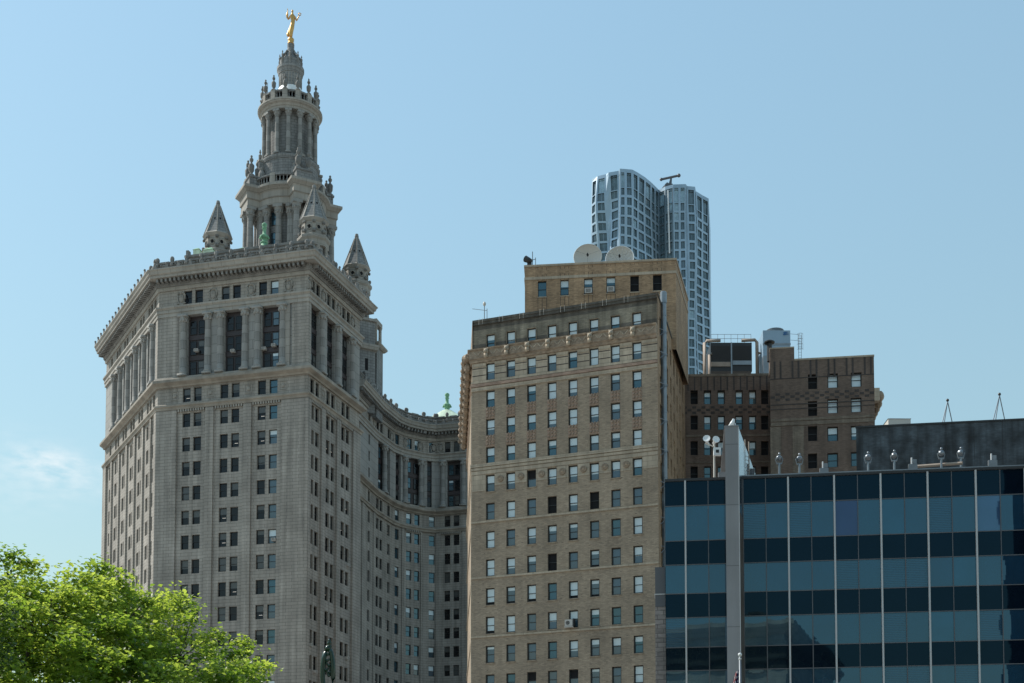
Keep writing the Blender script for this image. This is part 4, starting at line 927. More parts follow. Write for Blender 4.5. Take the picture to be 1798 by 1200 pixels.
for s_ in (0, 1):
    bm_.face([(p.x+(.45-.1*s_)*math.cos(x*.5236+.3)-.05*s_, y-.063-.0, p.z+(-.12+.24*s_)+.16*math.sin(x*.5236+.3)) for x in range(0, 8)], 0)
bm_.build('emblem', [M('emblem_blue', (.03, .12, .28), rough=.5, var=0)], t)
x0 = atY(1406, 600, y).x; zt4, zb4 = atY(1406, 585, y).z, atY(1406, 612, y).z
for d in (-.2, .2): k.tube([(x0+d, y+.6, zr), (x0+d, y+.6, zt4)], .03, 4)
z = zr+.3
while z < zt4: k.tube([(x0-.2, y+.6, z), (x0+.2, y+.6, z)], .022, 4); z += .4
for j in range(4):
    z = zb4+(zt4-zb4)*j/3; k.tube([(x0+.42*math.cos(q*math.pi/5), y+.5-.5*math.sin(q*math.pi/5), z) for q in range(6)], .025, 4)
for q in range(1, 5): k.tube([(x0+.42*math.cos(q*math.pi/5), y+.5-.5*math.sin(q*math.pi/5), zz_) for zz_ in (zb4, zt4)], .02, 4)
for z in (zt4, zt4-.9): k.tube([(b.x, y+.3, z), (x0, y+.6, z)], .025, 4)
k.build('caged_ladder', [m_tin], t)
p = atY(1351, 601, 186.5); k = MB(); k.lathe((p.x, p.y), [(.35, zW-.7), (.35, p.z-.2), (.35, p.z-.2)], 10); k2 = MB(); k2.lathe((p.x, p.y), [(.7, p.z-.15), (.72, p.z), (.3, p.z+.25), (.02, p.z+.3)], 14)
mk('vent_cap', 'dark mushroom roof vent at the corner of the raised brick parapet', 'roof vent', [('stack', k, m_black, False), ('cap', k2, m_black, False)], (p.x, p.y, zW-.7))
# ------------------------------------------------------------------ the dark glass building
gl0 = atY(1167.3, 845, 105); FG0 = Frame(gl0, R(-7.12)); GE = FG0.P(54); FG = Frame(gl0, to=GE); LG = FG.L
gb = thing('glass_office_building', 'low dark glass office building with white mullions, tall grey fin and weathered rooftop screen', 'building', (45, 115, 0))
m_vis = glass('vision_glass', (.004, .030, .060), 2.0, var=.10, rough=.012, tint=(.50, .83, 1)); m_spn = glass('spandrel_glass', (.0015, .005, .012), 1.38, var=.12, rough=.02, tint=(.35, .75, 1))
m_viss = [m_vis, m_vis, glass('vision_glass_deep', (.002, .024, .054), 2.0, var=.15, rough=.012, tint=(.50, .83, 1)), M('blinds_behind_glass', (.007, .038, .074), rough=.012, ior=2.0, tint=(.50, .83, 1), var=.15, brick=(60, .13, .025, .45, .04)), glass('vision_glass_pale', (.008, .038, .074), 2.02, var=.2, rough=.012, tint=(.45, .82, 1))]; m_vio = glass('violet_glass', (.014, .03, .078), 1.9, var=.1, rough=.02, tint=(.5, .7, 1)); m_lgt = glass('pale_blue_glass', (.03, .07, .14), 2.05, var=.1, rough=.015, tint=(.5, .8, 1)); m_mul = M('white_mullion', (.42, .43, .43), rough=.45, var=.06); m_thin = M('grey_mullion', (.085, .09, .10), rough=.4, var=.1)
m_fin = M('grey_fin_panel', (.21, .214, .22), rough=.7, brick=(9, 4.5, .03, .6, .05), var=.12, streak=.12); m_mir = M('polished_metal', (.62, .66, .68), rough=.22, metal=1, var=.05)
m_scr = M('weathered_screen', (.042, .054, .063), rough=.65, var=.75, vscale=.8, streak=.85, fine=.25)
m_stn = M('grey_stone_block', (.22, .20, .19), brick=(.9, .35, .03, .55, .2), var=.2, fine=.2)
gv = [844.7, 888.5, 950, 992, 1042.8, 1085, 1137.3, 1178, 1229, 1270, 1320]
gz = [FG.px(1204, v)[1] for v in gv]; gu = [1167.3, 1204, 1244.4, 1284, 1306, 1345.7, 1385.3, 1425.9, 1466.4, 1507.8, 1548.2, 1590.3, 1631, 1673.6, 1715.8, 1759, 1802.5, 1847]
gs = [FG.s(u, 1000) for u in gu]; gs[0] = 0
while gs[-1]+1.76 < LG: gs.append(gs[-1]+1.76); gu.append(9999)
r_ = random.Random(5); spare = {True: MB(), False: MB()}
k = MB(); k.wall(FG, 0, LG, 0, gz[-1]-.1, [], .1, 0)
bkp = [FG.P(LG), Vector((FG.P(LG).x+6, FG.P(LG).y+45)), Vector((gl0.x+12, gl0.y+52))]
for a, b in ((FG.P(LG), bkp[1]), (bkp[1], bkp[2]), (bkp[2], FG.P(0))):
    F = Frame(a, to=b); k.wall(F, 0, F.L, 0, gz[0]-.15, [], .1, 0)
Fi = Frame(FG.P(0, -.2), to=FG.P(LG, -.2)); k.wall(Fi, .02, LG-.02, gz[-1]-.2, gz[0]-.16, [], .1, 0)
k.build('backing_wall', [m_black], gb)
k = MB(); k.face([(p[0], p[1], gz[0]-.15) for p in (FG.P(.02, -.05), FG.P(LG-.02, -.05), bkp[1], bkp[2])]); k.build('roof', [m_roof], gb)
for i in range(len(gs)-1):
    for j in range(len(gz)-1):
        if j > 8: continue
        vis = j % 2 == 1; a, b = gs[i]+.012, gs[i+1]-.012; z1, z0 = gz[j]-.012, gz[j+1]+.012
        t1, t2 = r_.uniform(-.004, .004), r_.uniform(-.003, .003); q = MB(); w_ = (b-a)
        n_ = 6; pts = {}; amp = r_.uniform(.0006, .0022)
        for x in range(n_+1):
            for y in range(n_+1):
                fx, fy = x/n_, y/n_; bul = amp*(1-(2*fx-1)**2)*(1-(2*fy-1)**2)
                pts[x, y] = FG.P(a+w_*fx, -.03+t1*(fx-.5)*w_+t2*(fy-.5)*2+bul, z0+(z1-z0)*fy)
        for x in range(n_):
            for y in range(n_): q.face([pts[x, y], pts[x+1, y], pts[x+1, y+1], pts[x, y+1]])
        if i > 16: spare[vis].add(q); continue
        q.build('window_pane' if vis else 'spandrel_panel', [(m_vio if (i, j) == (8, 1) else m_lgt if (i, j) == (14, 1) else r_.choice(m_viss)) if vis else m_spn], gb, smooth=True)
for vis, nm_, mt_ in ((True, 'window_pane', m_vis), (False, 'spandrel_panel', m_spn)): spare[vis].build(nm_, [mt_], gb)['kind'] = 'stuff'
for i, u in enumerate(gu[1:], 1):
    wht = i in (1, 6, 8, 10, 12, 14, 16) or (i > 16 and i % 2 == 0); q = MB()
    if u == 1284: continue
    hw = .062 if wht else .03; q.fbox(FG, gs[i]-hw, gs[i]+hw, 0, gz[0]-.02, -.1, .16 if wht else .035); q.build('mullion', [m_mul if wht else m_thin], gb)
for j, z in enumerate(gz):
    q = MB(); q.fbox(FG, .01, LG-.01, z-.03, z+.03, -.1, .02); q.build('transom', [m_thin], gb)
k = MB(); k.fbox(FG, 0, LG, gz[0]-.02, gz[0]+.16, -.5, .1, 0); k.fbox(FG, gs[4], LG, gz[0]+.17, gz[0]+.3, -.45, -.1, 1); k.build('roof_edge', [m_black, m_tin], gb)
# the fin
yf = 102.2; a = atY(1275.3, 1000, yf); b = atY(1297.7, 1000, yf); zt_ = atY(1286, 750, yf).z; d = Vector((math.sin(R(15.8)), math.cos(R(15.8))))
Ff = Frame((a.x, a.y), to=(b.x, b.y-(b.x-a.x)*.12)); far = atZ(1327, 832, zt_); LD = (far.y-b.y)/d.y
k = MB(); rg = lambda z: [Ff.P(0, 0, z), Ff.P(Ff.L, 0, z), Ff.P(Ff.L, 0, z)+Vector((d.x*LD, d.y*LD, 0)), Ff.P(0, 0, z)+Vector((d.x*LD, d.y*LD, 0))]
k.hexa(rg(0), rg(zt_), 0)
fin = k.build('fin', [m_fin, m_mir], gb)
q = MB(); Fs = Frame(Ff.P(Ff.L), to=Ff.P(Ff.L)+Vector((d.x, d.y, 0))); q.fbox(Fs, .05, LD-.02, gz[0]-3, zt_-.03, .004, .03, 0); q.build('side_cladding', [m_mir], fin)
q = MB(); q.fbox(Fs, .05, 4.4, 0, gz[0]-3.02, .004, .03, 0); q.build('side_cladding', [M('reflection_brown', (.10, .085, .07), rough=.5, var=.2)], fin)  # lower cladding: the dark reflections on this side painted in as brown
q = MB(); q.fbox(Fs, .0, .08, 0, zt_-.02, .004, .06, 0); q.build('edge_trim', [m_mul], fin)
q = MB(); q.fbox(Ff, -.04, Ff.L+.04, zt_, zt_+.09, -LD, .03); q.build('coping', [m_fin], fin)
# stone and dark panel at the left end
s0 = FG.s(1149.5, 1000); k = MB(); zA, zB, zC_ = FG.px(1158, 992)[1], FG.px(1158, 1040)[1], FG.px(1158, 1062)[1]
k.fbox(FG, s0, -.02, 0, zC_, -6, -.8, 0); k.fbox(FG, s0+.01, -.02, zC_+.005, zA, -6, -.75, 1); k.fbox(FG, s0-.05, -.02, zB-.04, zB+.04, -2, -.7, 2); k.build('end_wall', [m_stn, m_thin, m_mul], gb)
# rooftop screen wall
sl = atY(1503, 752, 119); FS0 = Frame(sl, R(-8.2)); k = MB(); sd_ = Vector((.36, .933, 0)); rg2 = lambda z, e: [FS0.P(-e, e, z), FS0.P(50+e, e, z), FS0.P(50+e, 0, z)+sd_*18, FS0.P(-e, 0, z)+sd_*18]; k.hexa(rg2(gz[0]-.1, 0), rg2(sl.z, 0), 0); k.hexa(rg2(sl.z, .06), rg2(sl.z+.15, .06), 1)
for j in range(21): k.fbox(FS0, j*2.3+.5, j*2.3+.53, gz[0], sl.z-.02, -.1, .012, 1)
k.build('rooftop_screen', [m_scr, m_black], gb)
# globe floodlights along the roof edge
def globe(u, v, y, yaw, tiltx, label, h0=None):
    p = atY(u, v, y); zb = gz[0]+.1; t = thing('roof_floodlight', label, 'floodlight', (p.x, p.y, zb), 'globe floodlights along the glass building roof')
    k = MB(); k.tube([(p.x, p.y, zb), (p.x, p.y, p.z-.42)], .085, 8); k.box(p.x-.16, p.x+.16, p.y-.12, p.y+.12, zb-.02, zb+.1); k.box(p.x-.2, p.x+.2, p.y-.06, p.y+.06, p.z-.46, p.z-.36); k.tube([(p.x-.2, p.y, p.z-.4), (p.x-.27, p.y, p.z-.1), (p.x-.27, p.y, p.z)], .03, 5); k.tube([(p.x+.2, p.y, p.z-.4), (p.x+.27, p.y, p.z-.1), (p.x+.27, p.y, p.z)], .03, 5)
    k.build('post', [m_tin], t)
    Mx = Matrix.Translation(p) @ Matrix.Rotation(yaw, 4, 'Z') @ Matrix.Rotation(math.pi/2+tiltx, 4, 'X')
    k = MB(); k.lathe((0, 0), [(.02, -.26), (.12, -.23), (.2, -.12), (.225, 0), (.225, .09), (.19, .1)], 14); MB().add(k, Mx).build('housing', [m_tin], t, smooth=True)
    k = MB(); k.lathe((0, 0), [(.187, .102), (.1, .13), (.01, .14)], 14); MB().add(k, Mx).build('lens', [m_tin], t, smooth=True)
    k = MB(); k.ball((p.x+.02, p.y, p.z+.33), .1, 0, 8, (1, 1, 1.1)); k.tube([(p.x, p.y, p.z+.2), (p.x+.02, p.y, p.z+.3)], .05, 6); k.build('photocell', [m_tin], t, smooth=True)
for u, v, yw, tl, lb in ((1368, 805, .3, .5, 'leftmost globe floodlight on the glass roof, right of the tall fin'), (1403.5, 806, -.4, .8, 'second globe floodlight from the left on the glass roof edge'), (1524, 803, .2, .9, 'globe floodlight at the left end of the weathered screen'),
                         (1570, 800, -.5, .5, 'globe floodlight pale and tilted left, second in front of the weathered screen'), (1652.5, 796, 0, .1, 'globe floodlight with lens facing the viewer before the dark screen'), (1687, 795, 1.0, .1, 'globe floodlight turned to the right, rightmost on the glass roof')):
    globe(u, v, 106.0 if u < 1600 else 105.2, yw, tl, lb)
for u, v, lb in ((1446, 820, 'small grey conduit box on the roof edge between the fin and the screen'), (1602, 813, 'small grey conduit box at the left end of the low roof pipe'), (1742, 806, 'rightmost small grey conduit box on the glass roof edge')):
    p = atY(u, v, 105.8); k = MB(); k.box(p.x-.1, p.x-.02, p.y-.05, p.y+.05, gz[0], p.z+.4); k2 = MB(); k2.box(p.x+.02, p.x+.3, p.y-.1, p.y+.1, p.z-.1, p.z+.25); k2.box(p.x-.3, p.x+.35, p.y-.12, p.y+.12, gz[0]+.1, p.z-.12)
    mk('conduit_box', lb, 'conduit box', [('riser', k, m_steelw, False), ('box', k2, m_tin, False)], (p.x, p.y, gz[0]), 'conduit boxes along the glass building roof')
p0 = atY(1605, 822, 106.5); p1 = atY(1690, 817, 104.6); k = MB(); k.tube([(p0.x, p0.y, p0.z+.1), (p1.x, p1.y, p1.z+.15)], .12, 8); tag(k.build('roof_pipe', [m_pipe], loc=(p0.x, p0.y, p0.z)), 'low tan pipe lying along the glass roof edge before the screen', 'pipe')
# floodlight mast left of the fin
p = atY(1254, 775, 108); t = thing('floodlight_mast', 'thin rooftop mast with two white floodlights and a small box, left of the fin', 'light mast', (p.x, p.y, gz[0]))
k = MB(); k.tube([(p.x, p.y, gz[0]), (p.x, p.y, p.z)], [.1, .07], 8); k.tube([(p.x-.7, p.y, p.z-.15), (p.x, p.y, p.z-.45), (p.x+.05, p.y, p.z-.1)], .05, 6); k.build('pole', [m_dish], t)
for u, v in ((1241, 773.5), (1255.5, 775)):
    q = atY(u, v, 107.8); k = MB(); k.lathe((0, 0), [(.1, -.3), (.14, -.05), (.27, .2), (.29, .28), (.05, .24)], 10); k.tube([(0, 0, -.3), (.1, 0, -.5)], .06, 5); MB().add(k, Matrix.Translation(q) @ Matrix.Rotation(R(-35 if u < 1250 else 40), 4, 'Y') @ Matrix.Rotation(R(70), 4, 'X')).build('floodlight', [m_steelw], t)
q = atY(1259, 794, 107.8); k = MB(); k.box(q.x-.28, q.x+.28, q.y-.2, q.y+.1, q.z-.3, q.z+.3); k.box(q.x-.12, q.x+.12, q.y-.22, q.y-.2, q.z-.12, q.z+.12, 1); k.build('box', [m_steelw, m_black], t)
p = atY(1286, 737, yf+.6); k = MB(); k2 = MB(); k.lathe((p.x, p.y), [(.22, zt_+.05), (.2, zt_+.2), (.1, zt_+.3)], 10); k2.tube([(p.x-.15, p.y, zt_+.2), (p.x, p.y, zt_+.5), (p.x+.1, p.y-.1, zt_+.78)], [.2, .17, .08], 8); k2.tube([(p.x+.2, p.y, zt_+.1), (p.x+.2, p.y, zt_+.5)], .05, 5)
mk('roof_floodlight', 'small pale spotlight standing on top of the tall grey fin', 'floodlight', [('base', k, m_tin, False), ('housing', k2, m_steelw, True)], (p.x, p.y, zt_+.05))
for u0, u1, v0, v1, y, lb in ((1304, 1314, 815, 833, 107.5, 'grey metal cabinet mounted low against the bright side of the fin'), (1318, 1325, 823, 836, 110, 'small dark cabinet on the roof just right of the fin'), (1262, 1274, 829, 842, 107, 'small grey cabinet on the roof just left of the fin')):
    k = MB(); k2 = MB(); a, b = bxp(k, u0, u1, v0, v1, y, .4, 0); k.box(a.x+.04, b.x-.04, y-.02, y-.002, a.z+.05, b.z-.05); k2.box(a.x+.1, a.x+.2, y, y+.2, gz[0]-.1, a.z); k2.box(b.x-.2, b.x-.1, y, y+.2, gz[0]-.1, a.z)
    mk('electrical_cabinet', lb, 'cabinet', [('box', k, m_tin if u0 != 1318 else m_thin, False), ('leg', k2, m_thin, False)], (a.x, y, gz[0]), 'cabinets around the fin')
k = MB(); y = 109.0; pt = [atY(1309, 770, y), atY(1313, 800, y+1), atY(1320, 812, y+2)]; k.tube([(q.x, q.y, q.z) for q in (atY(1308, 772, 106.6), atY(1308, 832, 106.6))], .05, 5)
for j in range(9): z = gz[0]+.3+j*.28; p = atY(1308, 800, 106.6); k.tube([(p.x-.05, p.y, z), (p.x+.38, p.y+.5, z)], .02, 4)
k.tube([(atY(1308, 772, 106.6).x+.38, 107.1, gz[0]), (atY(1308, 772, 106.6).x+.38, 107.1, atY(1308, 772, 106.6).z)], .05, 5); k.build('ladder', [m_pipe], gb)
# tripods and box on the screen roof
for u, v, us_, lb in ((1663.8, 705, (1650, 1656.5, 1677.5), 'thin metal tripod standing on the screen roof, left of the two'), (1755, 694.5, (1739, 1746.5, 1770), 'thin metal tripod standing on the screen roof, right of the two')):
    y = 124.0; p = atY(u, v, y); t = thing('tripod_frame', lb, 'tripod', (p.x, p.y, sl.z), 'tripods on the rooftop screen')
    for i, uu in enumerate(us_):
        uu = u+(uu-u)*1.75; q = atY(uu, 745, y); k = MB(); k.tube([(q.x, y+(i-1)*1.0, sl.z+.1), (p.x, p.y, p.z)], .045, 5); k.build('leg', [m_tin], t)
    k = MB(); k.ball(p+Vector((0, 0, .1)), .14, 0, 6); k.build('cap', [m_black], t)
k = MB(); a, b = bxp(k, 1560, 1599, 735.5, 752, 123, 3, 0); k2 = MB(); k2.hexa([Vector((a.x-.05, 122.95, b.z)), Vector((b.x+.05, 122.95, b.z)), Vector((b.x+.05, 126.05, b.z)), Vector((a.x-.05, 126.05, b.z))], [Vector((a.x+.3, 123.3, b.z+.15)), Vector((b.x-.05, 123.3, b.z+.12)), Vector((b.x-.05, 125.7, b.z+.12)), Vector((a.x+.3, 125.7, b.z+.15))], 0)
mk('roof_vent', 'pale metal box vent on the roof behind the weathered screen', 'roof vent', [('box', k, m_dish, False), ('lid', k2, m_tin, False)], (a.x, 123, sl.z-.2))
# ------------------------------------------------------------------ the rippled metal tower far behind
ZG = 263.0
gp = [(1039.2, 315), (1049, 309.6), (1064.5, 306), (1068.5, 303.2), (1086, 300.2), (1088.5, 296.4), (1098, 297), (1110.5, 298.2), (1121, 304), (1133, 311.8), (1144, 321), (1156.5, 333.4), (1168, 328), (1182, 324.2), (1193, 323.9), (1204, 323.5), (1206.5, 327), (1220.5, 328.2), (1222, 336), (1233, 343), (1244.3, 349)]
gpt = [atZ(u, v, ZG).to_2d() for u, v in gp]
sk = thing('rippled_skyscraper', 'tall rippled blue-grey metal apartment tower rising far behind the brick building', 'skyscraper', (gpt[7].x, gpt[7].y+12, 0))
m_stl = M('brushed_steel', (.31, .41, .49), rough=.36, metal=.4, var=.12, vscale=.12); m_stld = M('steel_recess', (.14, .19, .22), rough=.4, metal=.4, var=.15, vscale=.12)  # steel paled and blued for distance haze; recess copy darkened for its shade
m_sgl = glass('tower_glass', (.07, .12, .145), 1.55, var=.3, rough=.08); m_sgl2 = glass('tower_glass_pale', (.07, .115, .14), 1.7, var=.3, rough=.08)  # glass lightened to stand in for the same distance haze
FL_H = 3.52; NF = 40; zs = [ZG-1.2-5.6]+[ZG-1.2-5.6-FL_H*(j+1) for j in range(NF)]
Fseg = []
for i in range(len(gpt)-1): Fseg.append(Frame(gpt[i], to=gpt[i+1]))
def gpos(i, z):                      # ripple of each vertical edge
    n1 = Fseg[max(0, i-1)].n; n2 = Fseg[min(len(Fseg)-1, i)].n; n = (n1+n2).normalized()
    a = (1.5 if i in (1, 2, 3) else .45 if i < 11 else .35)*math.sin((ZG-z)/11.0+i*1.1)*min(1, (ZG-z)/12)
    p = gpt[i]+n*a; return Vector((p.x, p.y, z))
body = MB(); wins = []
r_ = random.Random(9)
for i, F in enumerate(Fseg):
    rec = i in (11, 12)
    nb = max(1, round(F.L/3.3)); 
    levels = [(ZG-1.2, zs[0])]+[(zs[j], zs[j+1]) for j in range(NF)]
    T0, T1 = gpos(i, ZG), gpos(i+1, ZG); B0, B1 = gpos(i, ZG-1.2), gpos(i+1, ZG-1.2); body.face([B0, B1, T1, T0], 0)
    n3 = Vector((F.n.x, F.n.y, 0))
    for j, (zh, zl) in enumerate(levels):
        a0, a1, b0, b1 = gpos(i, zl), gpos(i+1, zl), gpos(i, zh), gpos(i+1, zh)
        for q in range(nb):
            def bp(fx, fy, o=0.0):
                x = (q+fx)/nb; lo = a0.lerp(a1, x); hi = b0.lerp(b1, x); return lo.lerp(hi, fy)+n3*o
            wd = F.L/nb; mx_ = min(.24, .42/wd); fx0, fx1 = mx_, 1-mx_; fy0, fy1 = (.2, .97) if j else (.03, .98)
            if wd < 1.6: body.face([bp(0, 0), bp(1, 0), bp(1, 1), bp(0, 1)], 0); continue
            fx0 += r_.uniform(0, .07)*(wd > 2.4); fx1 -= r_.uniform(0, .07)*(wd > 2.4); fy0 += r_.uniform(-.04, .05) if j else 0
            m = 1 if rec else 0
            body.face([bp(0, 0), bp(fx0, 0), bp(fx0, 1), bp(0, 1)], m); body.face([bp(fx1, 0), bp(1, 0), bp(1, 1), bp(fx1, 1)], m)
            body.face([bp(fx0, 0), bp(fx1, 0), bp(fx1, fy0), bp(fx0, fy0)], m); body.face([bp(fx0, fy1), bp(fx1, fy1), bp(fx1, 1), bp(fx0, 1)], m)
            dp = -.45
            c = [(fx0, fy0), (fx1, fy0), (fx1, fy1), (fx0, fy1)]
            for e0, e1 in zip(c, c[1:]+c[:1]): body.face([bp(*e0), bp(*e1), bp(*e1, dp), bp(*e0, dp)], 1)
            open_ = (i in (12, 13, 14, 15, 17) and j in (0, 1)) or (i in (5, 6) and j == 0); rl = r_.random()
            w_ = MB(); t_ = r_.uniform(-.05, .05); w_.face([bp(*c[0], dp+.06), bp(*c[1], dp+.06+t_), bp(*c[2], dp+.06), bp(*c[3], dp+.06-t_)], (3 if open_ and rl < .8 else 1 if rl > .72 else 3 if rl < .05 else 0))
            for x in ((.5,) if wd < 4 else (.36, .64)):
                w_.hexa([bp(x-.012, fy0, dp+.08), bp(x+.012, fy0, dp+.08), bp(x+.012, fy0, dp+.16), bp(x-.012, fy0, dp+.16)], [bp(x-.012, fy1, dp+.08), bp(x+.012, fy1, dp+.08), bp(x+.012, fy1, dp+.16), bp(x-.012, fy1, dp+.16)], 2)
            pc_ = bp(.5, .5); u, v, Fd = proj(pc_); cv = -F.n.dot(Vector((pc_.x, pc_.y)).normalized())
            wins.append((wd*(zh-zl)*cv if cv > 0 and v < 700 and not (u < 1187 and v > 455) and not (u < 1207 and v > 520) else -1, w_))
bpts = [gpt[-1], gpt[-1]+Vector((4, 24)), gpt[0]+Vector((2, 26)), gpt[0]]
for a, b in zip(bpts, bpts[1:]): body.wall(Frame(a, to=b), 0, (b-a).length, 0, ZG, [], .1, 0)
for i, F in enumerate(Fseg): a0, a1, b0, b1 = [gpos(i, 0), gpos(i+1, 0), gpos(i, zs[-1]), gpos(i+1, zs[-1])]; body.face([a0, a1, b1, b0], 0)
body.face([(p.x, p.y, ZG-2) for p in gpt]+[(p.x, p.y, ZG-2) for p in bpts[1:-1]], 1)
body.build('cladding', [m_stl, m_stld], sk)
wins.sort(key=lambda t: -t[0]); rest = MB(); WMt = [m_sgl, m_sgl2, m_stl, glass('sky_painted_glass', (.28, .42, .5), 1.6, var=.2, rough=.1)]  # last glass: bright sky seen through the openings put into its colour
for i, (a, w_) in enumerate(wins):
    if i < 100: w_.build('window', WMt, sk)
    else: rest.add(w_)
rest.build('window', WMt, sk)['kind'] = 'stuff'
k = MB(); p = gpt[13]; q = gpt[12]; 
p = atY(1173, 372, gpt[12].y-1.2); q = atY(1175.5, 445, gpt[12].y-1.2); k.tube([(p.x, p.y, ZG-2), (q.x, q.y, q.z)], .28, 6); k.build('hoist_mast', [m_steelw], sk)
y = gpt[12].y+8; base = atY(1178, 330, y); top = atY(1178.5, 313, y); e0, e1 = atY(1161, 315.5, y), atY(1192, 308.5, y)
t = thing('roof_crane', 'small dark window-washing crane on the roof of the rippled metal tower', 'crane', (base.x, base.y, ZG-2))
k = MB(); k.tube([(base.x-1, y, ZG-2), (base.x-.5, y, base.z), (top.x, y, top.z)], [.9, .8, .35], 6); k.build('mast', [m_thin], t)
k = MB(); k.tube([e0, e1], .42, 6); k.ball(e0, .6, 0, 6); k.ball(e1, .7, 0, 6); k.build('jib', [m_thin], t)
k = MB(); k.tube([(base.x-4.5, y, base.z-2.5), (base.x-1, y, base.z+1.5)], .7, 6); k.box(base.x-2.2, base.x+.6, y-1, y+1, base.z-1.2, base.z+1.0); k.build('cab', [m_thin], t)
# ------------------------------------------------------------------ ground and the street behind the camera (seen mirrored in the glass)
m_pave = M('grey_paving', (.33, .315, .29), rough=.9, brick=(1.5, 1.5, .02, .6, .08), var=.2)
m_asph = M('asphalt', (.05, .05, .052), rough=.9, var=.3, vscale=.8)
m_grass = M('park_lawn', (.05, .09, .025), rough=.95, var=.35, vscale=1.5)
g = MB(); g.face([(-2500, -2500, 0), (2500, -2500, 0), (2500, 2500, 0), (-2500, 2500, 0)]); struct(g.build('ground', [m_pave]))
g = MB(); g.face([(-300, 62, .004), (300, 30, .004), (300, 44, .004), (-300, 76, .004)]); struct(g.build('road', [m_asph]))
g = MB(); g.box(-40, 12, 14, 54, -.1, .14); struct(g.build('lawn', [m_grass]))
m_crt = M('court_stone', (.58, .49, .37), brick=(1.6, .8, .03, .5, .08), var=.15)
ch = thing('courthouse', 'pale stone courthouse with heavy cornice, mirrored low in the left of the glass building', 'building', (-12, -85, 0))
Fc = Frame((10.5, -62), to=(-60, -68)); k = MB(); hh = []
for i in range(12):
    for j in range(7):
        s = 3+i*6.0; hh.append((s-1.2, s+1.2, 4+j*5.6, 7.4+j*5.6))
k.wall(Fc, 0, Fc.L, 0, 57, hh, .5, 0)
cb = [Fc.P(Fc.L), Vector((-55, -125)), Vector((18, -118)), Fc.P(0)]
for a, b in zip(cb, cb[1:]): F = Frame(a, to=b); k.wall(F, 0, F.L, 0, 57, [], .2, 0)
k.sweep([cb[2], Fc.P(0), Fc.P(Fc.L), cb[1]], [(-.2, 49), (.6, 49.2), (.6, 50), (-.2, 50.2)], 0); k.sweep([cb[2], Fc.P(0), Fc.P(Fc.L), cb[1]], [(-.2, 54), (.6, 54.3), (2.2, 56), (2.2, 57), (-.2, 57.4)], 0)
k.face([(p[0], p[1], 56.8) for p in (Fc.P(0), Fc.P(Fc.L), cb[1], cb[2])], 0); k.build('wall', [m_crt], ch)
k = MB()
for h in hh: k.face([Fc.P(h[0], -.5, h[2]), Fc.P(h[1], -.5, h[2]), Fc.P(h[1], -.5, h[3]), Fc.P(h[0], -.5, h[3])])
k.build('window', [m_glass], ch)['kind'] = 'stuff'
bt = thing('brick_tower', 'dark brown tower mirrored in the right end of the glass building', 'building', (75, -75, 0))
Ft = Frame((98, -66), to=(51.0, -60)); k = MB(); hh = []
for i in range(10):
    for j in range(30):
        s = 2.2+i*4.1; hh.append((s-.8, s+.8, 4+j*4, 6.3+j*4))
k.wall(Ft, 0, Ft.L, 0, 130, hh, .3, 0); cb = [Ft.P(Ft.L), Vector((57, -110)), Vector((100, -116)), Ft.P(0)]
for a, b in zip(cb, cb[1:]): F = Frame(a, to=b); k.wall(F, 0, F.L, 0, 130, [], .2, 0)
k.sweep([cb[2], Ft.P(0), Ft.P(Ft.L), cb[1]], [(-.2, 127), (.8, 128), (.8, 130), (-.2, 130.2)], 0)
k.face([(p[0], p[1], 129.8) for p in (Ft.P(0), Ft.P(Ft.L), cb[1], cb[2])], 0); k.build('wall', [m_stripe], bt)
k = MB()
for h in hh: k.face([Ft.P(h[0], -.3, h[2]), Ft.P(h[1], -.3, h[2]), Ft.P(h[1], -.3, h[3]), Ft.P(h[0], -.3, h[3])])
k.build('window', [m_glass], bt)['kind'] = 'stuff'

# ------------------------------------------------------------------ street trees
m_bark = M('bark', (.075, .062, .05), rough=.95, var=.4, vscale=3)
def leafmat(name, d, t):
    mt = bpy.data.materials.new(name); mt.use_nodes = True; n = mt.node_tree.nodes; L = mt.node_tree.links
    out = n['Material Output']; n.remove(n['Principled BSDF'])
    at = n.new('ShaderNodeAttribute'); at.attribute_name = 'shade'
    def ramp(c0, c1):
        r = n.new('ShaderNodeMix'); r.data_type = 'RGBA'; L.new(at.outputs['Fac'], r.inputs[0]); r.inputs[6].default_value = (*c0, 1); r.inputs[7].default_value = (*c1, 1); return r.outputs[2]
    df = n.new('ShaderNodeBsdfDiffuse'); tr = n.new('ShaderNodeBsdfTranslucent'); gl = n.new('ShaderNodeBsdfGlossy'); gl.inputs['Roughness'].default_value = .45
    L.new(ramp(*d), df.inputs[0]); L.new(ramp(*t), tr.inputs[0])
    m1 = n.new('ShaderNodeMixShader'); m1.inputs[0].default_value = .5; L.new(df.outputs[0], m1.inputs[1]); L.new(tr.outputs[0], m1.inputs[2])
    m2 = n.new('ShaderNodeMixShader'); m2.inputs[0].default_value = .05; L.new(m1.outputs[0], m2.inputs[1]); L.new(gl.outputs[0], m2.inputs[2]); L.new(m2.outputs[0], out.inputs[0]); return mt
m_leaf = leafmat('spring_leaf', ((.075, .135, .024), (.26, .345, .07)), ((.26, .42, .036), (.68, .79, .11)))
m_leaf2 = leafmat('shaded_leaf', ((.03, .065, .014), (.06, .11, .02)), ((.07, .13, .016), (.14, .22, .025)))  # darker copy of the leaf, with the shade painted into its colours
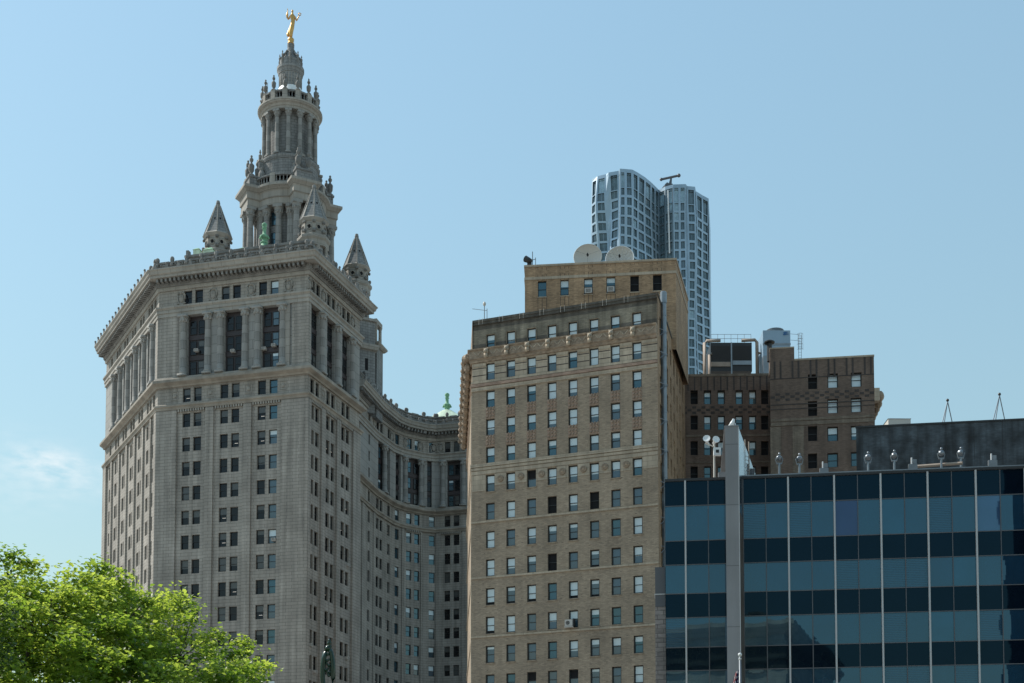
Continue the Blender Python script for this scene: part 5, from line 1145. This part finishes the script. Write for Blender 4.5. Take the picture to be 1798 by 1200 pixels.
def tree(name, label, x, y, ztop, cz_, rx, rz, seed, ncl, nlf, leaf, lsz, dens_xmax=None):
    rr = random.Random(seed); t = thing(name, label, 'tree', (x, y, 0), 'street trees')
    def ell(th, ph, f): return Vector((x+rx*f*math.cos(th)*math.cos(ph), y+rx*f*math.sin(th)*math.cos(ph), cz_+rz*f*math.sin(ph)))
    br_ = MB(); zf = 2.6; br_.tube([(x, y, 0), (x+.1, y, 1.2), (x, y+.1, zf), (x+.1, y, zf+1.6)], [.38, .3, .27, .22], 10)
    limbs = []
    for i in range(11):
        th = i*2*math.pi/11*1.0+rr.uniform(-.2, .2); ph = rr.uniform(.15, 1.2); e_ = ell(th, ph, .78); s = Vector((x, y, zf+rr.uniform(-.2, 1.5)))
        m1 = s.lerp(e_, .4)+Vector((rr.uniform(-.3, .3), rr.uniform(-.3, .3), rr.uniform(.2, .8))); m2 = s.lerp(e_, .72)+Vector((rr.uniform(-.4, .4), rr.uniform(-.4, .4), .4))
        pts = [s, m1, m2, e_]; br_.tube(pts, [.16, .11, .07, .03], 7); limbs += [(s.lerp(m1, .55), .08)]+[(m1.lerp(m2, q/4), .07) for q in range(4)]+[(m2.lerp(e_, q/4), .045) for q in range(5)]
    lv = []; lf = []; sh = []
    bumps = [(rr.uniform(0, 6.28), rr.uniform(-.3, 1.4), rr.uniform(.89, 1.06)) for _ in range(34)]
    for c in range(ncl):
        th = rr.uniform(0, 2*math.pi); ph = math.asin(rr.uniform(-.35, 1)); f = rr.uniform(.25, 1)**.42
        bs = 1.0; dm = 9
        for bt_, bp_, bf in bumps:
            dd = (math.cos(th-bt_)-1)**2+(ph-bp_)**2
            if dd < dm: dm = dd; bs = bf
        ctr = ell(th, ph, f*bs); a = min(limbs, key=lambda l: (l[0]-ctr).length_squared)
        mid = a[0].lerp(ctr, .55)+Vector((rr.uniform(-.15, .15), rr.uniform(-.15, .15), rr.uniform(0, .2))); 
        if (a[0]-ctr).length < 1.7: br_.tube([a[0], mid, ctr], [min(.03, a[1]), .018, .008], 4)
        cs = rr.uniform(.3, .54); tone = min(1, max(0, rr.gauss(.5, .3)))
        for q in range(int(nlf*rr.uniform(.6, 1.3))):
            d = Vector((rr.gauss(0, 1), rr.gauss(0, 1), rr.gauss(0, .62)))*cs*.62; p = ctr+d
            L_ = lsz*rr.uniform(.7, 1.35); wd = L_*rr.uniform(.36, .5)
            ax = Vector((rr.uniform(-1, 1), rr.uniform(-1, 1), rr.uniform(-.75, .3))).normalized(); sd_ = ax.cross(Vector((rr.uniform(-.5, .5), rr.uniform(-.5, .5), 1))).normalized(); up = sd_.cross(ax)
            i = len(lv); fold = up*wd*.28
            lv += [p, p+ax*L_*.42+sd_*wd+fold, p+ax*L_, p+ax*L_*.42-sd_*wd+fold, p+ax*L_*.5]
            lf += [(i, i+1, i+4), (i+1, i+2, i+4), (i, i+4, i+3), (i+4, i+2, i+3)]; sv = min(1, max(0, tone+rr.uniform(-.4, .4))); sh += [sv]*4
    br_.build('trunk', [m_bark], t, smooth=True)
    me = bpy.data.meshes.new('crown'); b = Vector((x, y, 0)); me.from_pydata([tuple(p-b) for p in lv], [], lf); me.materials.append(leaf)
    at = me.attributes.new('shade', 'FLOAT', 'FACE'); at.data.foreach_set('value', sh); me.update()
    o = bpy.data.objects.new('crown', me); SC.collection.objects.link(o); o.parent = t; return t
p = atY(58, 1358, 45)
tree('street_tree', 'large bright green leafy tree in the lower left foreground', p.x, 45, 13.6, p.z, 7.9, 6.8, 11, 1350, 150, m_leaf, .145)
p = atY(-192, 1108, 33)
tree('street_tree', 'tree in painted shade reaching in at the left edge beside the large bright tree', p.x, 33, 9, p.z, 2.75, 2.6, 8, 150, 140, m_leaf2, .11)

# ------------------------------------------------------------------ street lamp, flagpole and flag
m_grn = M('dark_green_enamel', (.008, .036, .022), rough=.25, var=.12, vscale=6, coat=.15)
y = 36.0; p = atY(577, 1128, y); px = .01459; cx = atY(576, 1165, y).x; zA = lambda v: atY(576, v, y).z
t = thing('street_lamp', 'dark green ornate street lamp top with pointed loop and finial', 'street lamp', (cx, y, 0))
k = MB(); k.lathe((cx, y), [(.28, 0), (.28, .5), (.2, .9), (.12, 1.4), (.09, 4), (.08, zA(1215))], 12); k.build('post', [m_grn], t, smooth=True)
k = MB(); L_ = []
for v, hw_, r in ((1214, .0, .06), (1206, .11, .06), (1190, .132, .062), (1172, .13, .064), (1158, .112, .064), (1146, .075, .06), (1139, .03, .055)): L_.append((hw_, zA(v), r))
for s in (-1, 1): k.tube([(cx+s*h_, y, z) for h_, z, r in L_], [r for h_, z, r in L_], 10)
k.ball((cx, y, zA(1139)), .085, 0, 10); k.build('loop', [m_grn], t, smooth=True)
k = MB(); k.lathe((cx+.03, y), [(.05, zA(1138)), (.075, zA(1136)), (.03, zA(1133.5)), (.055, zA(1131)), (.06, zA(1128.5)), (.025, zA(1126)), (.045, zA(1124.5)), (.01, zA(1122.5))], 12); k.build('finial', [m_grn], t, smooth=True)
k = MB(); sp = [(cx+.0+.045*math.cos(q*.7)*(1-q/26), y-.02, zA(1157)-.024*q) for q in range(20)]; k.tube(sp, [.03]*20, 6)
for dx, v in ((-.03, 1160), (.03, 1169), (-.05, 1177), (.05, 1181), (.03, 1187), (0, 1150)): k.ball((cx+dx, y-.03, zA(v)), .038, 0, 8)
k.build('scroll', [m_grn], t, smooth=True)
y = 60.0; p = atY(1299.3, 1150, y); t = thing('flagpole', 'slim silver flagpole with round ball finial in front of the fin', 'flagpole', (p.x, y, 0))
k = MB(); k.tube([(p.x, y, 0), (p.x, y, p.z-.1)], [.09, .045], 10); k.build('pole', [m_tin], t, smooth=True)
k = MB(); k.ball(p, .085, 0, 14); k.lathe((p.x, y), [(.045, p.z-.22), (.07, p.z-.18), (.03, p.z-.12), (.03, p.z-.06)], 10); k.build('finial', [m_steelw], t, smooth=True)
fz = atY(1299, 1176, y).z; fl = MB(); nx, nz_ = 26, 20; H_, = (1.9,)
def fpt(i, j):
    a, b = i/nx, j/nz_; spread = .16+.42*b**.8; x = p.x-.05-a*spread-.12*b; yy = y-.06+.09*math.sin(a*22+b*2.0)*(0.3+b); z = fz-b*H_-a*.55*(.3+b*.7); return Vector((x, yy, z))
for i in range(nx):
    for j in range(nz_):
        cn = i < 12; m = 0 if cn else 1+((j+i//3) % 2); fl.face([fpt(i, j), fpt(i, j+1), fpt(i+1, j+1), fpt(i+1, j)], m)
for i in range(1, 12, 2):
    for j in range(1, nz_, 2):
        c = fpt(i, j)+Vector((0, -.02, 0)); fl.face([c+Vector((.016*(1 if q % 2 else .45)*math.cos(q*.628+.3), -.004, .016*(1 if q % 2 else .45)*math.sin(q*.628+.3))) for q in range(10)], 1)
tag(fl.build('flag', [M('flag_blue', (.012, .014, .09), var=.1), M('flag_white', (.75, .75, .78), var=.05), M('flag_red', (.45, .02, .035), var=.1)], loc=(p.x, y, fz), smooth=True), 'limp flag, dark blue with white stars and stripes, hanging from the silver flagpole', 'flag')
